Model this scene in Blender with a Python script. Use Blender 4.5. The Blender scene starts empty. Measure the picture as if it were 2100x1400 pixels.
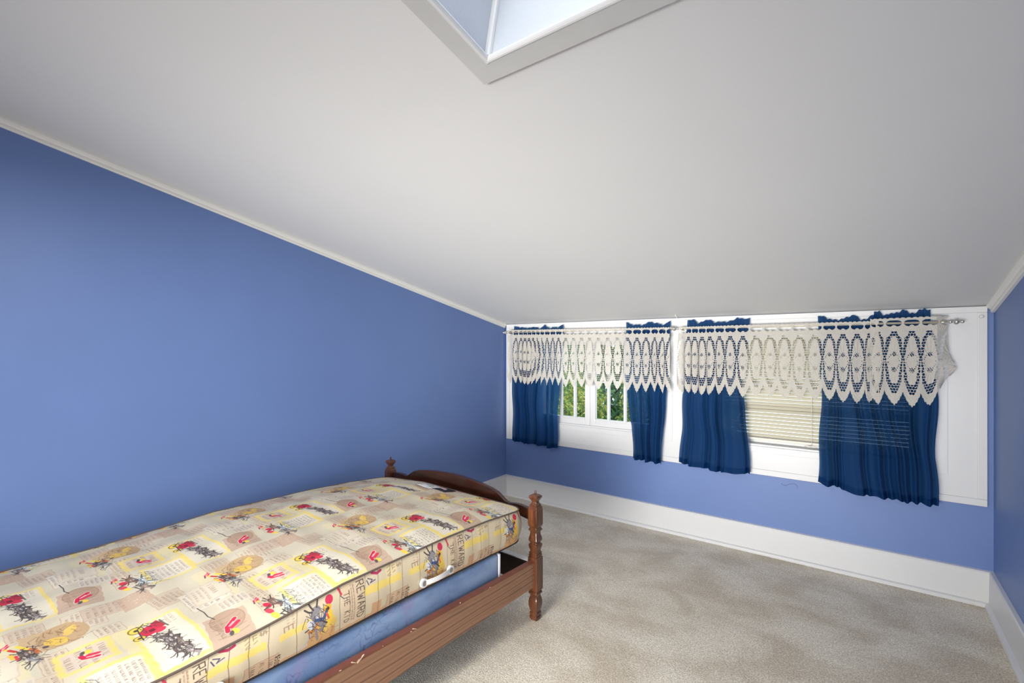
import bpy, math
import numpy as np
from mathutils import Vector, Matrix

# ------------------------------------------------------------------ camera, world, light, exposure
SC = bpy.context.scene
COL = SC.collection
CAM_H = 1.25
THETA = math.atan(970.0 / 1293.0)
cam_data = bpy.data.cameras.new('camera')
cam_data.sensor_width = 36.0
cam_data.lens = 970.0 / 2100.0 * 36.0
cam_data.shift_y = 15.0 / 2100.0
cam_data.clip_start = 0.02
cam = bpy.data.objects.new('camera', cam_data)
COL.objects.link(cam)
cam.location = (0, 0, CAM_H)
cam.rotation_euler = (math.pi / 2, 0, THETA)
SC.camera = cam

SC.view_settings.view_transform = 'Standard'
SC.view_settings.look = 'None'
SC.view_settings.gamma = 1.0
SC.view_settings.use_curve_mapping = False
SC.view_settings.exposure = 0.11

world = bpy.data.worlds.new('world')
SC.world = world
world.use_nodes = True
wn = world.node_tree
bg = wn.nodes['Background']
bg.inputs[0].default_value = (0.80, 0.90, 1.0, 1)
bg.inputs[1].default_value = 1.9


def area(name, loc, rot, sx, sy, power, color=(1, 1, 1)):
    d = bpy.data.lights.new(name, 'AREA')
    d.shape = 'RECTANGLE'; d.size = sx; d.size_y = sy; d.energy = power; d.color = color
    o = bpy.data.objects.new(name, d); COL.objects.link(o)
    o.location = loc; o.rotation_euler = rot
    return o


# unseen fill lights added to even out the room, plus daylight through the skylight
LW = (1.0, 0.988, 0.95)
area('rear_fill_light', (-1.0, -2.5, 1.30), (math.radians(92), 0, 0), 2.7, 1.9, 8, LW)  # added fill from behind the camera; the rear wall has no opening
area('overhead_fill_light', (-1.0, 0.2, 1.95), (0, 0, 0), 0.5, 0.5, 27, LW)  # added overhead fill above the frame, no fixture built
fl = area('left_fill_light', (-0.55, -2.3, 0.9), (math.radians(94), 0, math.radians(18)), 2.0, 1.1, 6, LW)  # added fill panel behind the camera, turned towards the far left corner
fl.data.spread = math.radians(50)
fl = area('low_fill_light', (-1.0, -2.0, 0.5), (math.radians(96), 0, math.radians(4)), 2.0, 0.7, 30, LW)  # added fill near the floor, lifting the far wall and low ceiling
fl.data.spread = math.radians(60)
sk = area('skylight_daylight', (-0.48, 0.35, 3.1), (0, 0, 0), 0.7, 0.9, 7, (0.98, 0.99, 1.0))
sk.data.spread = math.radians(70)


# ------------------------------------------------------------------ helpers
rng = np.random.RandomState(7)


def tag(o, label=None, cat=None, group=None, kind=None):
    if label: o['label'] = label
    if cat: o['category'] = cat
    if group: o['group'] = group
    if kind: o['kind'] = kind
    return o


def empty(name, loc=(0, 0, 0), rz=0.0, parent=None):
    o = bpy.data.objects.new(name, None)
    o.empty_display_size = 0.05
    COL.objects.link(o)
    o.location = loc; o.rotation_euler = (0, 0, rz)
    if parent: o.parent = parent
    return o


def link(name, me, mat, parent=None, smooth=False, loc=None):
    o = bpy.data.objects.new(name, me)
    COL.objects.link(o)
    if mat is not None:
        for m in (mat if isinstance(mat, (list, tuple)) else [mat]):
            me.materials.append(m)
    if smooth:
        me.polygons.foreach_set('use_smooth', [True] * len(me.polygons))
    if parent: o.parent = parent
    if loc is not None: o.location = loc
    return o


class MB:
    """collects shapes into one mesh"""
    def __init__(s): s.v = []; s.f = []

    def add(s, vs, fs):
        n = len(s.v)
        s.v += [tuple(map(float, p)) for p in vs]
        s.f += [tuple(i + n for i in f) for f in fs]
        return s

    def box(s, x0, x1, y0, y1, z0, z1, b=0.0):
        if b <= 0:
            vs = [(x, y, z) for x in (x0, x1) for y in (y0, y1) for z in (z0, z1)]
            fs = [(0, 1, 3, 2), (4, 6, 7, 5), (0, 4, 5, 1), (2, 3, 7, 6), (0, 2, 6, 4), (1, 5, 7, 3)]
            return s.add(vs, fs)
        import bmesh
        bm = bmesh.new()
        bmesh.ops.create_cube(bm, size=1.0)
        for v in bm.verts:
            v.co = Vector(((x0 + x1) / 2 + v.co.x * (x1 - x0), (y0 + y1) / 2 + v.co.y * (y1 - y0), (z0 + z1) / 2 + v.co.z * (z1 - z0)))
        bmesh.ops.bevel(bm, geom=bm.edges[:], offset=b, segments=2, affect='EDGES', profile=0.6)
        bm.verts.index_update()
        s.add([v.co[:] for v in bm.verts], [[v.index for v in f.verts] for f in bm.faces])
        bm.free()
        return s

    def tube(s, pts, r, n=10, cap=True):
        pts = [Vector(p) for p in pts]
        rs = r if hasattr(r, '__len__') else [r] * len(pts)
        vs = []; fs = []
        t0 = (pts[1] - pts[0]).normalized()
        up = Vector((0, 0, 1)) if abs(t0.z) < 0.9 else Vector((1, 0, 0))
        a = t0.cross(up).normalized()
        for i, p in enumerate(pts):
            t = (pts[min(i + 1, len(pts) - 1)] - pts[max(i - 1, 0)]).normalized()
            a = (a - t * a.dot(t)).normalized()
            b = t.cross(a)
            for k in range(n):
                w = 2 * math.pi * k / n
                vs.append(p + (a * math.cos(w) + b * math.sin(w)) * rs[i])
        for i in range(len(pts) - 1):
            for k in range(n):
                fs.append((i * n + k, i * n + (k + 1) % n, (i + 1) * n + (k + 1) % n, (i + 1) * n + k))
        if cap:
            fs.append(tuple(range(n))[::-1]); fs.append(tuple((len(pts) - 1) * n + k for k in range(n)))
        return s.add(vs, fs)

    def prism(s, poly, axis, a0, a1):
        """poly: 2-D outline; extruded along axis 'x','y' or 'z'"""
        n = len(poly)
        def P(p, a):
            if axis == 'y': return (p[0], a, p[1])
            if axis == 'x': return (a, p[0], p[1])
            return (p[0], p[1], a)
        vs = [P(p, a0) for p in poly] + [P(p, a1) for p in poly]
        fs = [tuple(range(n))[::-1], tuple(range(n, 2 * n))]
        fs += [(i, (i + 1) % n, n + (i + 1) % n, n + i) for i in range(n)]
        return s.add(vs, fs)

    def mesh(s, name):
        me = bpy.data.meshes.new(name)
        me.from_pydata(s.v, [], s.f)
        import bmesh
        bm = bmesh.new(); bm.from_mesh(me)
        bmesh.ops.recalc_face_normals(bm, faces=bm.faces[:])
        bm.to_mesh(me); bm.free()
        me.update()
        return me

    def build(s, name, mat, parent=None, smooth=False):
        return link(name, s.mesh(name), mat, parent, smooth)


def fast_mesh(name, V, Fq):
    me = bpy.data.meshes.new(name)
    V = np.asarray(V, np.float32); Fq = np.asarray(Fq, np.int32)
    me.vertices.add(len(V)); me.vertices.foreach_set('co', V.ravel())
    me.loops.add(Fq.size); me.loops.foreach_set('vertex_index', Fq.ravel())
    me.polygons.add(len(Fq)); me.polygons.foreach_set('loop_start', np.arange(len(Fq), dtype=np.int32) * Fq.shape[1])
    me.update(calc_edges=True); me.validate()
    return me


def grid_faces(nu, nv):
    i = np.arange((nu - 1) * (nv - 1)); a = (i // (nv - 1)) * nv + i % (nv - 1)
    return np.stack([a, a + nv, a + nv + 1, a + 1], 1)


def smooth_by_angle(o, deg=40):
    me = o.data
    me.polygons.foreach_set('use_smooth', [True] * len(me.polygons))
    try:
        me.set_sharp_from_angle(angle=math.radians(deg))
    except Exception:
        pass


# ------------------------------------------------------------------ materials
def s2l(c):
    return tuple(((x / 255.0) / 12.92 if x / 255.0 <= 0.04045 else ((x / 255.0 + 0.055) / 1.055) ** 2.4) for x in c)


class NT:
    def __init__(s, name):
        s.m = bpy.data.materials.new(name); s.m.use_nodes = True
        s.t = s.m.node_tree; s.n = s.t.nodes; s.p = s.n['Principled BSDF']; s.out = s.n['Material Output']

    def node(s, typ, **kw):
        n = s.n.new(typ)
        for k, v in kw.items():
            if k.startswith('i_'):
                n.inputs[k[2:].replace('_', ' ')].default_value = v
            else:
                setattr(n, k, v)
        return n

    def l(s, a, b): s.t.links.new(a, b)

    def coord(s, scale=(1, 1, 1), rot=(0, 0, 0), kind='Object'):
        tc = s.node('ShaderNodeTexCoord'); mp = s.node('ShaderNodeMapping')
        s.l(tc.outputs[kind], mp.inputs[0]); mp.inputs['Scale'].default_value = scale; mp.inputs['Rotation'].default_value = rot
        return mp.outputs[0]

    def noise(s, co, scale, detail=2, rough=0.5, dist=0.0):
        n = s.node('ShaderNodeTexNoise'); n.inputs['Scale'].default_value = scale; n.inputs['Detail'].default_value = detail
        n.inputs['Roughness'].default_value = rough; n.inputs['Distortion'].default_value = dist
        s.l(co, n.inputs['Vector']); return n.outputs['Fac']

    def ramp(s, f, stops):
        r = s.node('ShaderNodeValToRGB'); e = r.color_ramp.elements
        while len(e) < len(stops): e.new(0.5)
        for k, (p, c) in enumerate(stops):
            e[k].position = p; e[k].color = (*c, 1) if len(c) == 3 else c
        s.l(f, r.inputs[0]); return r.outputs[0]

    def mix(s, f, a, b, blend='MIX'):
        m = s.node('ShaderNodeMix', data_type='RGBA', blend_type=blend)
        for v, k in ((f, 0), (a, 6), (b, 7)):
            if hasattr(v, 'is_linked') or hasattr(v, 'links'): s.l(v, m.inputs[k])
            else: m.inputs[k].default_value = v if k == 0 else (*v[:3], 1)
        return m.outputs[2]

    def bump(s, h, strength=0.2, dist=0.01):
        b = s.node('ShaderNodeBump'); b.inputs['Strength'].default_value = strength; b.inputs['Distance'].default_value = dist
        s.l(h, b.inputs['Height']); s.l(b.outputs[0], s.p.inputs['Normal'])


def paint(name, col, rough=0.6, var=0.03, bump=0.08, scale=2.0):
    t = NT(name); c = s2l(col); co = t.coord()
    n = t.noise(co, scale, 4, 0.6)
    t.l(t.ramp(n, [(0.3, tuple(x * (1 - var) for x in c)), (0.7, tuple(min(1, x * (1 + var)) for x in c))]), t.p.inputs['Base Color'])
    t.p.inputs['Roughness'].default_value = rough
    t.bump(t.noise(co, 90, 3, 0.6), bump, 0.002)
    return t.m


M = {}
M['ceiling'] = paint('ceiling_paint', (212, 212, 211), 0.75, 0.015, 0.05, 1.2)
M['blue_wall'] = paint('blue_wall_paint', (102, 127, 180), 0.5, 0.04, 0.10, 1.6)
M['white'] = paint('white_gloss_paint', (216, 216, 216), 0.35, 0.012, 0.04, 3)
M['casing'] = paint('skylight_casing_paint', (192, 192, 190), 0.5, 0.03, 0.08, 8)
M['white_warm'] = paint('white_molding_paint', (228, 227, 222), 0.4, 0.02, 0.05, 6)
M['shaft'] = paint('shaft_paint', (194, 199, 207), 0.5, 0.015, 0.3, 5)

# carpet
t = NT('beige_carpet'); co = t.coord()
big = t.noise(t.coord((1.0, 1.35, 1), (0, 0, 0.5)), 3.4, 3, 0.55, 0.35)
fine = t.noise(co, 170, 2, 0.7)
mid = t.noise(co, 55, 2, 0.6)
c1 = t.ramp(big, [(0.38, s2l((206, 195, 178))), (0.62, s2l((228, 220, 206)))])
c2 = t.ramp(fine, [(0.36, (0.72, 0.70, 0.67)), (0.64, (1.30, 1.30, 1.29))])
c3 = t.ramp(mid, [(0.3, (0.9, 0.9, 0.9)), (0.7, (1.08, 1.08, 1.08))])
t.l(t.mix(1.0, t.mix(1.0, c1, c2, 'MULTIPLY'), c3, 'MULTIPLY'), t.p.inputs['Base Color'])
t.p.inputs['Roughness'].default_value = 0.95
t.p.inputs['Specular IOR Level'].default_value = 0.1
t.bump(fine, 0.7, 0.006)
M['carpet'] = t.m


def wood(name, dark, light, axis='z', scale=1.0, rough=0.28, coat=0.3):
    t = NT(name)
    sc = {'x': (1.2, 14, 14), 'y': (14, 1.2, 14), 'z': (14, 14, 1.2)}[axis]
    co = t.coord(tuple(a * scale for a in sc))
    n1 = t.noise(co, 3.0, 5, 0.6, 0.8)
    n2 = t.noise(co, 14, 3, 0.7)
    a = t.ramp(n1, [(0.30, s2l(dark)), (0.46, s2l([(d + l) / 2 for d, l in zip(dark, light)])), (0.70, s2l(light))])
    b = t.ramp(n2, [(0.35, (0.55, 0.52, 0.5)), (0.55, (1, 1, 1))])
    t.l(t.mix(0.8, a, b, 'MULTIPLY'), t.p.inputs['Base Color'])
    t.p.inputs['Roughness'].default_value = rough
    t.p.inputs['Coat Weight'].default_value = coat
    t.p.inputs['Coat Roughness'].default_value = 0.15
    t.bump(n2, 0.15, 0.002)
    return t.m


M['wood_post'] = wood('dark_turned_wood', (52, 26, 14), (118, 70, 42), 'z')
M['wood_board'] = wood('mahogany_board', (28, 11, 7), (74, 33, 19), 'x')
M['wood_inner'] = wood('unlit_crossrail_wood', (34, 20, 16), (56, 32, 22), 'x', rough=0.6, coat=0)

# side rail: taupe brown laminate with a cathedral grain
t = NT('oak_grain_rail'); co = t.coord((4.2, 0.42, 4.2))
w = t.node('ShaderNodeTexWave', wave_type='BANDS', bands_direction='Z'); w.inputs['Scale'].default_value = 2.1
w.inputs['Distortion'].default_value = 9.0; w.inputs['Detail'].default_value = 2.0; w.inputs['Detail Scale'].default_value = 0.9
t.l(co, w.inputs['Vector'])
gr = t.noise(t.coord((60, 3.0, 60)), 5, 3, 0.7)
blot = t.noise(t.coord((6, 1.6, 12)), 2.2, 2, 0.5)
a = t.ramp(w.outputs['Fac'], [(0.0, s2l((104, 74, 56))), (0.07, s2l((150, 110, 84))), (0.5, s2l((160, 118, 90))), (1.0, s2l((146, 106, 80)))])
b = t.ramp(gr, [(0.35, (0.80, 0.78, 0.76)), (0.6, (1, 1, 1))])
c = t.ramp(blot, [(0.60, (1, 1, 1)), (0.74, (0.70, 0.74, 0.76))])
t.l(t.mix(1.0, t.mix(0.6, a, b, 'MULTIPLY'), c, 'MULTIPLY'), t.p.inputs['Base Color'])
t.p.inputs['Roughness'].default_value = 0.4
M['rail'] = t.m
M['rail_edge'] = paint('rail_edge_stain', (120, 68, 50), 0.4, 0.2, 0.1, 12)
M['chip'] = paint('bare_wood_chip', (224, 196, 165), 0.8)

# navy curtain cloth: lets some window light through
def cloth(name, col, transl, tcol, rough=0.6, weave=900, sheen=0.2):
    t = NT(name)
    co = t.coord()
    n = t.noise(t.coord((260, 260, 40)), 4, 2, 0.5)
    t.l(t.ramp(n, [(0.3, tuple(x * 0.85 for x in s2l(col))), (0.7, tuple(x * 1.12 for x in s2l(col)))]), t.p.inputs['Base Color'])
    t.p.inputs['Roughness'].default_value = rough
    t.p.inputs['Sheen Weight'].default_value = sheen
    tr = t.node('ShaderNodeBsdfTranslucent'); tr.inputs[0].default_value = (*s2l(tcol), 1)
    mx = t.node('ShaderNodeMixShader'); mx.inputs[0].default_value = transl
    t.l(t.p.outputs[0], mx.inputs[1]); t.l(tr.outputs[0], mx.inputs[2]); t.l(mx.outputs[0], t.out.inputs[0])
    return t, mx


t, mx = cloth('navy_cotton', (7, 48, 92), 0.22, (84, 150, 210), 0.62, sheen=0.0)
t.p.inputs['Specular IOR Level'].default_value = 0.10
tp = t.node('ShaderNodeBsdfTransparent'); tp.inputs[0].default_value = (0.45, 0.62, 0.85, 1)
m2 = t.node('ShaderNodeMixShader'); m2.inputs[0].default_value = 0.12
t.l(mx.outputs[0], m2.inputs[1]); t.l(tp.outputs[0], m2.inputs[2]); t.l(m2.outputs[0], t.out.inputs[0])
M['navy'] = t.m
t, mx = cloth('cream_lace_cotton', (214, 209, 200), 0.30, (235, 230, 220), 0.85, sheen=0.0)
t.bump(t.noise(t.coord(), 420, 2, 0.7), 0.5, 0.002)
M['lace'] = t.m
t, mx = cloth('cream_blind_slat', (222, 217, 200), 0.30, (245, 240, 222), 0.4, sheen=0.0)
M['slat'] = t.m
M['cream_plastic'] = paint('cream_plastic', (222, 216, 202), 0.4)


def simple(name, col, rough=0.5, metal=0.0, **kw):
    t = NT(name); c = s2l(col); co = t.coord()
    n = t.noise(co, 30, 2)
    t.l(t.ramp(n, [(0.3, tuple(x * 0.95 for x in c)), (0.7, tuple(min(1, x * 1.05) for x in c))]), t.p.inputs['Base Color'])
    t.p.inputs['Roughness'].default_value = rough; t.p.inputs['Metallic'].default_value = metal
    return t.m


M['nickel'] = simple('brushed_nickel', (200, 198, 190), 0.3, 0.85)
M['rod'] = simple('painted_rod', (196, 188, 172), 0.4, 0.3)
M['white_plastic'] = simple('white_plastic', (232, 232, 230), 0.3)
M['steel'] = simple('grey_eyelet', (150, 148, 142), 0.4, 0.4)
M['piping'] = simple('brown_piping', (96, 82, 72), 0.7)
M['black_edge'] = simple('dark_tape', (44, 38, 40), 0.8)
M['white_cloth'] = simple('white_cloth_edge', (222, 222, 226), 0.9)
M['label_white'] = simple('white_label', (226, 226, 224), 0.8)
M['label_navy'] = simple('navy_label', (22, 24, 44), 0.7)
M['label_print'] = simple('label_print', (190, 160, 165), 0.7)
M['ink'] = simple('grey_ink', (110, 118, 122), 0.8)
M['hair'] = simple('dark_hair', (62, 70, 110), 0.6)

t = NT('window_glass')
g = t.node('ShaderNodeBsdfGlossy'); g.inputs[1].default_value = 0.02
tr = t.node('ShaderNodeBsdfTransparent'); fr = t.node('ShaderNodeFresnel'); fr.inputs[0].default_value = 1.25
mxn = t.node('ShaderNodeMixShader'); t.l(fr.outputs[0], mxn.inputs[0]); t.l(tr.outputs[0], mxn.inputs[1]); t.l(g.outputs[0], mxn.inputs[2])
t.l(mxn.outputs[0], t.out.inputs[0])
M['glass'] = t.m

t = NT('clear_plastic'); t.p.inputs['Base Color'].default_value = (0.85, 0.87, 0.87, 1)
t.p.inputs['Transmission Weight'].default_value = 0.6; t.p.inputs['Roughness'].default_value = 0.25
t.l(t.ramp(t.noise(t.coord(), 20), [(0.3, (0.8, 0.82, 0.82)), (0.7, (0.9, 0.92, 0.92))]), t.p.inputs['Base Color'])
M['clear'] = t.m

# box spring: slate-blue satin with a stitched flower border
t = NT('blue_satin_ticking'); co = t.coord((1, 1, 1))
big = t.noise(t.coord((4, 3.2, 9)), 1.6, 3, 0.5, 0.5)
wv = t.node('ShaderNodeTexVoronoi', feature='DISTANCE_TO_EDGE'); wv.inputs['Scale'].default_value = 26
dn = t.node('ShaderNodeTexNoise'); dn.inputs['Scale'].default_value = 12
mp = t.coord((1, 1, 1)); t.l(mp, dn.inputs['Vector'])
ad = t.node('ShaderNodeMix', data_type='RGBA', blend_type='LINEAR_LIGHT'); ad.inputs[0].default_value = 0.06
t.l(mp, ad.inputs[6]); t.l(dn.outputs['Color'], ad.inputs[7]); t.l(ad.outputs[2], wv.inputs['Vector'])
lines = t.ramp(wv.outputs['Distance'], [(0.0, (1, 1, 1)), (0.045, (0, 0, 0))])
where = t.ramp(t.noise(t.coord((5, 2.2, 5)), 1.9, 2, 0.5), [(0.44, (0, 0, 0)), (0.54, (1, 1, 1))])
msk = t.mix(1.0, lines, where, 'MULTIPLY')
base = t.ramp(big, [(0.35, s2l((112, 142, 186))), (0.65, s2l((142, 170, 206)))])
pink = t.mix(t.ramp(t.noise(t.coord((3, 3, 3)), 3.1, 2), [(0.56, (0, 0, 0)), (0.72, (0.5, 0.5, 0.5))]), base, s2l((150, 130, 176)))
t.l(t.mix(msk, pink, s2l((84, 106, 158))), t.p.inputs['Base Color'])
t.p.inputs['Roughness'].default_value = 0.32
t.p.inputs['Sheen Weight'].default_value = 0.2
t.bump(lines, -0.2, 0.003)
M['satin'] = t.m

for nm, c1_, c2_ in (('leaf_green', (74, 116, 60), (120, 158, 92)), ('leaf_yellow', (158, 168, 70), (206, 206, 110)), ('leaf_dark', (50, 92, 66), (92, 140, 96))):
    t = NT(nm); n = t.noise(t.coord(), 9, 3)
    t.l(t.ramp(n, [(0.35, s2l(c1_)), (0.65, s2l(c2_))]), t.p.inputs['Base Color']); t.p.inputs['Roughness'].default_value = 0.6
    trn = t.node('ShaderNodeBsdfTranslucent'); trn.inputs[0].default_value = (*s2l(c2_), 1)
    mm = t.node('ShaderNodeMixShader'); mm.inputs[0].default_value = 0.3
    t.l(t.p.outputs[0], mm.inputs[1]); t.l(trn.outputs[0], mm.inputs[2]); t.l(mm.outputs[0], t.out.inputs[0])
    M[nm] = t.m
M['bark'] = simple('bark', (92, 78, 62), 0.9)
M['lawn'] = paint('lawn_soil', (96, 112, 70), 0.9, 0.3, 0.3, 3)

# ------------------------------------------------------------------ room shell
XL, XR, YB, YF = -2.490, 0.492, 3.235, -2.60
SLOPE = 0.2087
ZB = 1.460                      # ceiling height at the low window wall
YR = -0.90                      # where the slope meets the flat ceiling


def zc(y): return ZB + SLOPE * (YB - y)


ZR = zc(YR)
OPEN1 = (-2.17, -1.17, 0.655, 1.335)
OPEN2 = (-0.80, 0.235, 0.655, 1.335)
SKX0, SKX1, SKY0, SKY1 = -0.734, -0.10, 0.02, 0.880

tag(MB().box(XL - 0.15, XR + 0.15, YF - 0.15, YB + 0.15, -0.12, 0).build('floor', M['carpet']), kind='structure')
NORMAL = Vector((0, SLOPE, 1)).normalized()


def slope_slab(mb, x0, x1, y0, y1, th, z_off=0.0):
    """slab following the ceiling slope between y0 and y1, thickness th upward (negative = downward)"""
    vs = []
    for x in (x0, x1):
        for y in (y0, y1):
            p = Vector((x, y, zc(y))) + NORMAL * z_off
            vs += [p, p + NORMAL * th]
    fs = [(0, 1, 3, 2), (4, 6, 7, 5), (0, 4, 5, 1), (2, 3, 7, 6), (0, 2, 6, 4), (1, 5, 7, 3)]
    return mb.add(vs, fs)


m = MB()
xa, xb, ya, yb = XL - 0.15, XR + 0.15, YR, YB + 0.12
slope_slab(m, xa, SKX0, ya, yb, 0.10)
slope_slab(m, SKX1, xb, ya, yb, 0.10)
slope_slab(m, SKX0, SKX1, ya, SKY0, 0.10)
slope_slab(m, SKX0, SKX1, SKY1, yb, 0.10)
m.box(xa, xb, YF - 0.12, YR, ZR, ZR + 0.10)
tag(m.build('ceiling', M['ceiling']), kind='structure')


def wall_with_openings(x0, x1, y0, y1, z0, z1, opens):
    m = MB(); xs = x0
    for (a, b, c, d) in opens:
        m.box(xs, a, y0, y1, z0, z1); m.box(a, b, y0, y1, z0, c); m.box(a, b, y0, y1, d, z1); xs = b
    m.box(xs, x1, y0, y1, z0, z1)
    return m


tag(wall_with_openings(XL - 0.12, XR + 0.12, YB, YB + 0.12, 0, ZB, [OPEN1, OPEN2]).build('wall_back', M['blue_wall']), kind='structure')
prof = [(YF, 0), (YB, 0), (YB, ZB), (YR, ZR), (YF, ZR)]
tag(MB().prism(prof, 'x', XL - 0.12, XL).build('wall_left', M['blue_wall']), kind='structure')
tag(MB().prism(prof, 'x', XR, XR + 0.12).build('wall_right', M['blue_wall']), kind='structure')
tag(MB().box(XL - 0.12, XR + 0.12, YF - 0.12, YF, 0, ZR).build('wall_front', M['blue_wall']), kind='structure')


def profile_run(pts, a0, a1, place):
    """moulding: profile pts (d, h) swept from a0 to a1; place(d,h,a)->xyz"""
    n = len(pts)
    vs = [place(d, h, a0) for d, h in pts] + [place(d, h, a1) for d, h in pts]
    fs = [tuple(range(n)), tuple(range(n, 2 * n))[::-1]] + [(i, (i + 1) % n, n + (i + 1) % n, n + i) for i in range(n)]
    return MB().add(vs, fs)


BBP = [(0, 0), (0.036, 0), (0.036, 0.008), (0.032, 0.016), (0.020, 0.021), (0.018, 0.160), (0.014, 0.167), (0, 0.170)]
for nm, a0, a1, pl in (('baseboard_back', XL, XR, lambda d, h, a: (a, YB - d, h)),
                       ('baseboard_left', YF, YB - 0.018, lambda d, h, a: (XL + d, a, h)),
                       ('baseboard_right', YF, YB - 0.018, lambda d, h, a: (XR - d, a, h))):
    tag(profile_run(BBP, a0, a1, pl).build(nm, M['white']), kind='structure')

# rake mouldings following the slope along both side walls
RK = [(0, 0), (0, 0.036), (0.007, 0.036), (0.010, 0.030), (0.010, 0.022), (0.016, 0.016), (0.020, 0.008), (0.020, 0)]
for nm, pl in (('trim_1', lambda d, h, y: (XL + d, y, zc(y) - h)), ('trim_2', lambda d, h, y: (XR - d * 1.5, y, zc(y) - h * 1.1))):
    tag(profile_run(RK, YR, YB - 0.021, pl).build(nm, M['white_warm']), kind='structure')

# white board panel round both windows: flat board, raised border, thin casings
PX0, PX1, PZ0, PZ1 = -2.472, 0.468, 0.4825, 1.4575
m = wall_with_openings(PX0 + 0.03, PX1 - 0.03, YB - 0.014, YB + 0.001, PZ0 + 0.03, PZ1 - 0.02, [OPEN1, OPEN2])
for (x0, x1, z0, z1) in ((PX0, PX1, PZ0, PZ0 + 0.034), (PX0, PX1, PZ1 - 0.030, PZ1), (PX0, PX0 + 0.034, PZ0 + 0.034, PZ1 - 0.03), (PX1 - 0.036, PX1, PZ0 + 0.034, PZ1 - 0.03)):
    m.box(x0, x1, YB - 0.021, YB + 0.001, z0, z1, 0.003)
for (ox0, ox1, oz0, oz1), (cx0, cx1, cz0, cz1) in ((OPEN1, (-2.28, -1.057, 0.618, 1.395)), (OPEN2, (-0.894, 0.326, 0.618, 1.395))):
    y0, y1 = YB - 0.0185, YB - 0.012
    m.box(cx0, ox0, y0, y1, cz0, cz1, 0.0015); m.box(ox1, cx1, y0, y1, cz0, cz1, 0.0015)
    m.box(ox0, ox1, y0, y1, cz0, oz0, 0.0015); m.box(ox0, ox1, y0, y1, oz1, cz1, 0.0015)
tag(m.build('trim_3', M['white']), kind='structure')


def frame_ring(mb, x0, x1, z0, z1, y0, y1, w, b=0.002):
    mb.box(x0, x0 + w, y0, y1, z0, z1, b); mb.box(x1 - w, x1, y0, y1, z0, z1, b)
    mb.box(x0 + w, x1 - w, y0, y1, z0, z0 + w, b); mb.box(x0 + w, x1 - w, y0, y1, z1 - w, z1, b)


def window(name, op, sashes, muntins, rails):
    root = empty(name, ((op[0] + op[1]) / 2, YB, op[2])); root['kind'] = 'structure'
    inv = Vector(root.location)
    def B(mb, nm, mat):
        mb.v = [(v[0] - inv.x, v[1] - inv.y, v[2] - inv.z) for v in mb.v]
        return mb.build(nm, mat, root)
    m = MB()
    frame_ring(m, op[0], op[1], op[2], op[3], YB - 0.012, YB + 0.125, 0.012)
    B(m, 'frame', M['white'])
    for (x0, x1, z0, z1, y) in sashes:
        m = MB(); frame_ring(m, x0, x1, z0, z1, y, y + 0.034, 0.042, 0.003)
        m.box(x0 + 0.042, x1 - 0.042, y, y + 0.034, z0 + 0.042, z0 + 0.052)
        for mx_ in muntins:
            if x0 < mx_ < x1: m.box(mx_ - 0.0085, mx_ + 0.0085, y + 0.004, y + 0.030, z0 + 0.05, z1 - 0.04, 0.002)
        for rz in rails:
            if z0 < rz < z1: m.box(x0 + 0.04, x1 - 0.04, y + 0.004, y + 0.030, rz - 0.01, rz + 0.01, 0.002)
        B(m, 'sash', M['white'])
        B(MB().box(x0 + 0.03, x1 - 0.03, y + 0.016, y + 0.019, z0 + 0.03, z1 - 0.03), 'pane', M['glass'])
    return root


i1 = (OPEN1[0] + 0.012, OPEN1[1] - 0.012, OPEN1[2] + 0.012, OPEN1[3] - 0.012)
window('window_1', OPEN1, [(i1[0], -1.687, i1[2], i1[3], YB), (-1.685, i1[1], i1[2], i1[3], YB)],
       [-2.07, -1.945, -1.822, -1.538, -1.408, -1.285], [])
i2 = (OPEN2[0] + 0.012, OPEN2[1] - 0.012, OPEN2[2] + 0.012, OPEN2[3] - 0.012)
window('window_2', OPEN2, [(i2[0], i2[1], i2[2], 0.90, YB + 0.045), (i2[0], i2[1], 0.862, i2[3], YB + 0.080)], [], [])

# skylight: casing under the ceiling, shaft, corner quarter-round, frame and glass on top
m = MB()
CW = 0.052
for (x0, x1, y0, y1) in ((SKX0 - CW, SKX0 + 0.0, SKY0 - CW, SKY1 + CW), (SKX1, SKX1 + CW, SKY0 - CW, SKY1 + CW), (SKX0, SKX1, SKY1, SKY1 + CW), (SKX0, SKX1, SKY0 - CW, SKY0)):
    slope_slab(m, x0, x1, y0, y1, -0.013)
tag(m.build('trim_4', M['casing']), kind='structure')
m = MB()
r0 = 0.008
def on_slope(x, y, off): return Vector((x, y, zc(y))) + NORMAL * off
for a, b in (((SKX0 + 0.004, SKY0), (SKX0 + 0.004, SKY1)), ((SKX1 - 0.004, SKY0), (SKX1 - 0.004, SKY1)), ((SKX0, SKY1 - 0.004), (SKX1, SKY1 - 0.004)), ((SKX0, SKY0 + 0.004), (SKX1, SKY0 + 0.004))):
    m.tube([on_slope(*a, -0.008), on_slope(*b, -0.008)], r0, 12)
tag(m.build('trim_5', M['white']), kind='structure')
m = MB(); SH = 0.42
for (x0, x1, y0, y1) in ((SKX0 - 0.02, SKX0 + 0.003, SKY0 - 0.02, SKY1 + 0.02), (SKX1 - 0.003, SKX1 + 0.02, SKY0 - 0.02, SKY1 + 0.02), (SKX0 + 0.003, SKX1 - 0.003, SKY1 - 0.003, SKY1 + 0.02), (SKX0 + 0.003, SKX1 - 0.003, SKY0 - 0.02, SKY0 + 0.003)):
    slope_slab(m, x0, x1, y0, y1, SH, -0.004)
tag(m.build('wall_skylight', M['shaft']), kind='structure')
m = MB()
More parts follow.
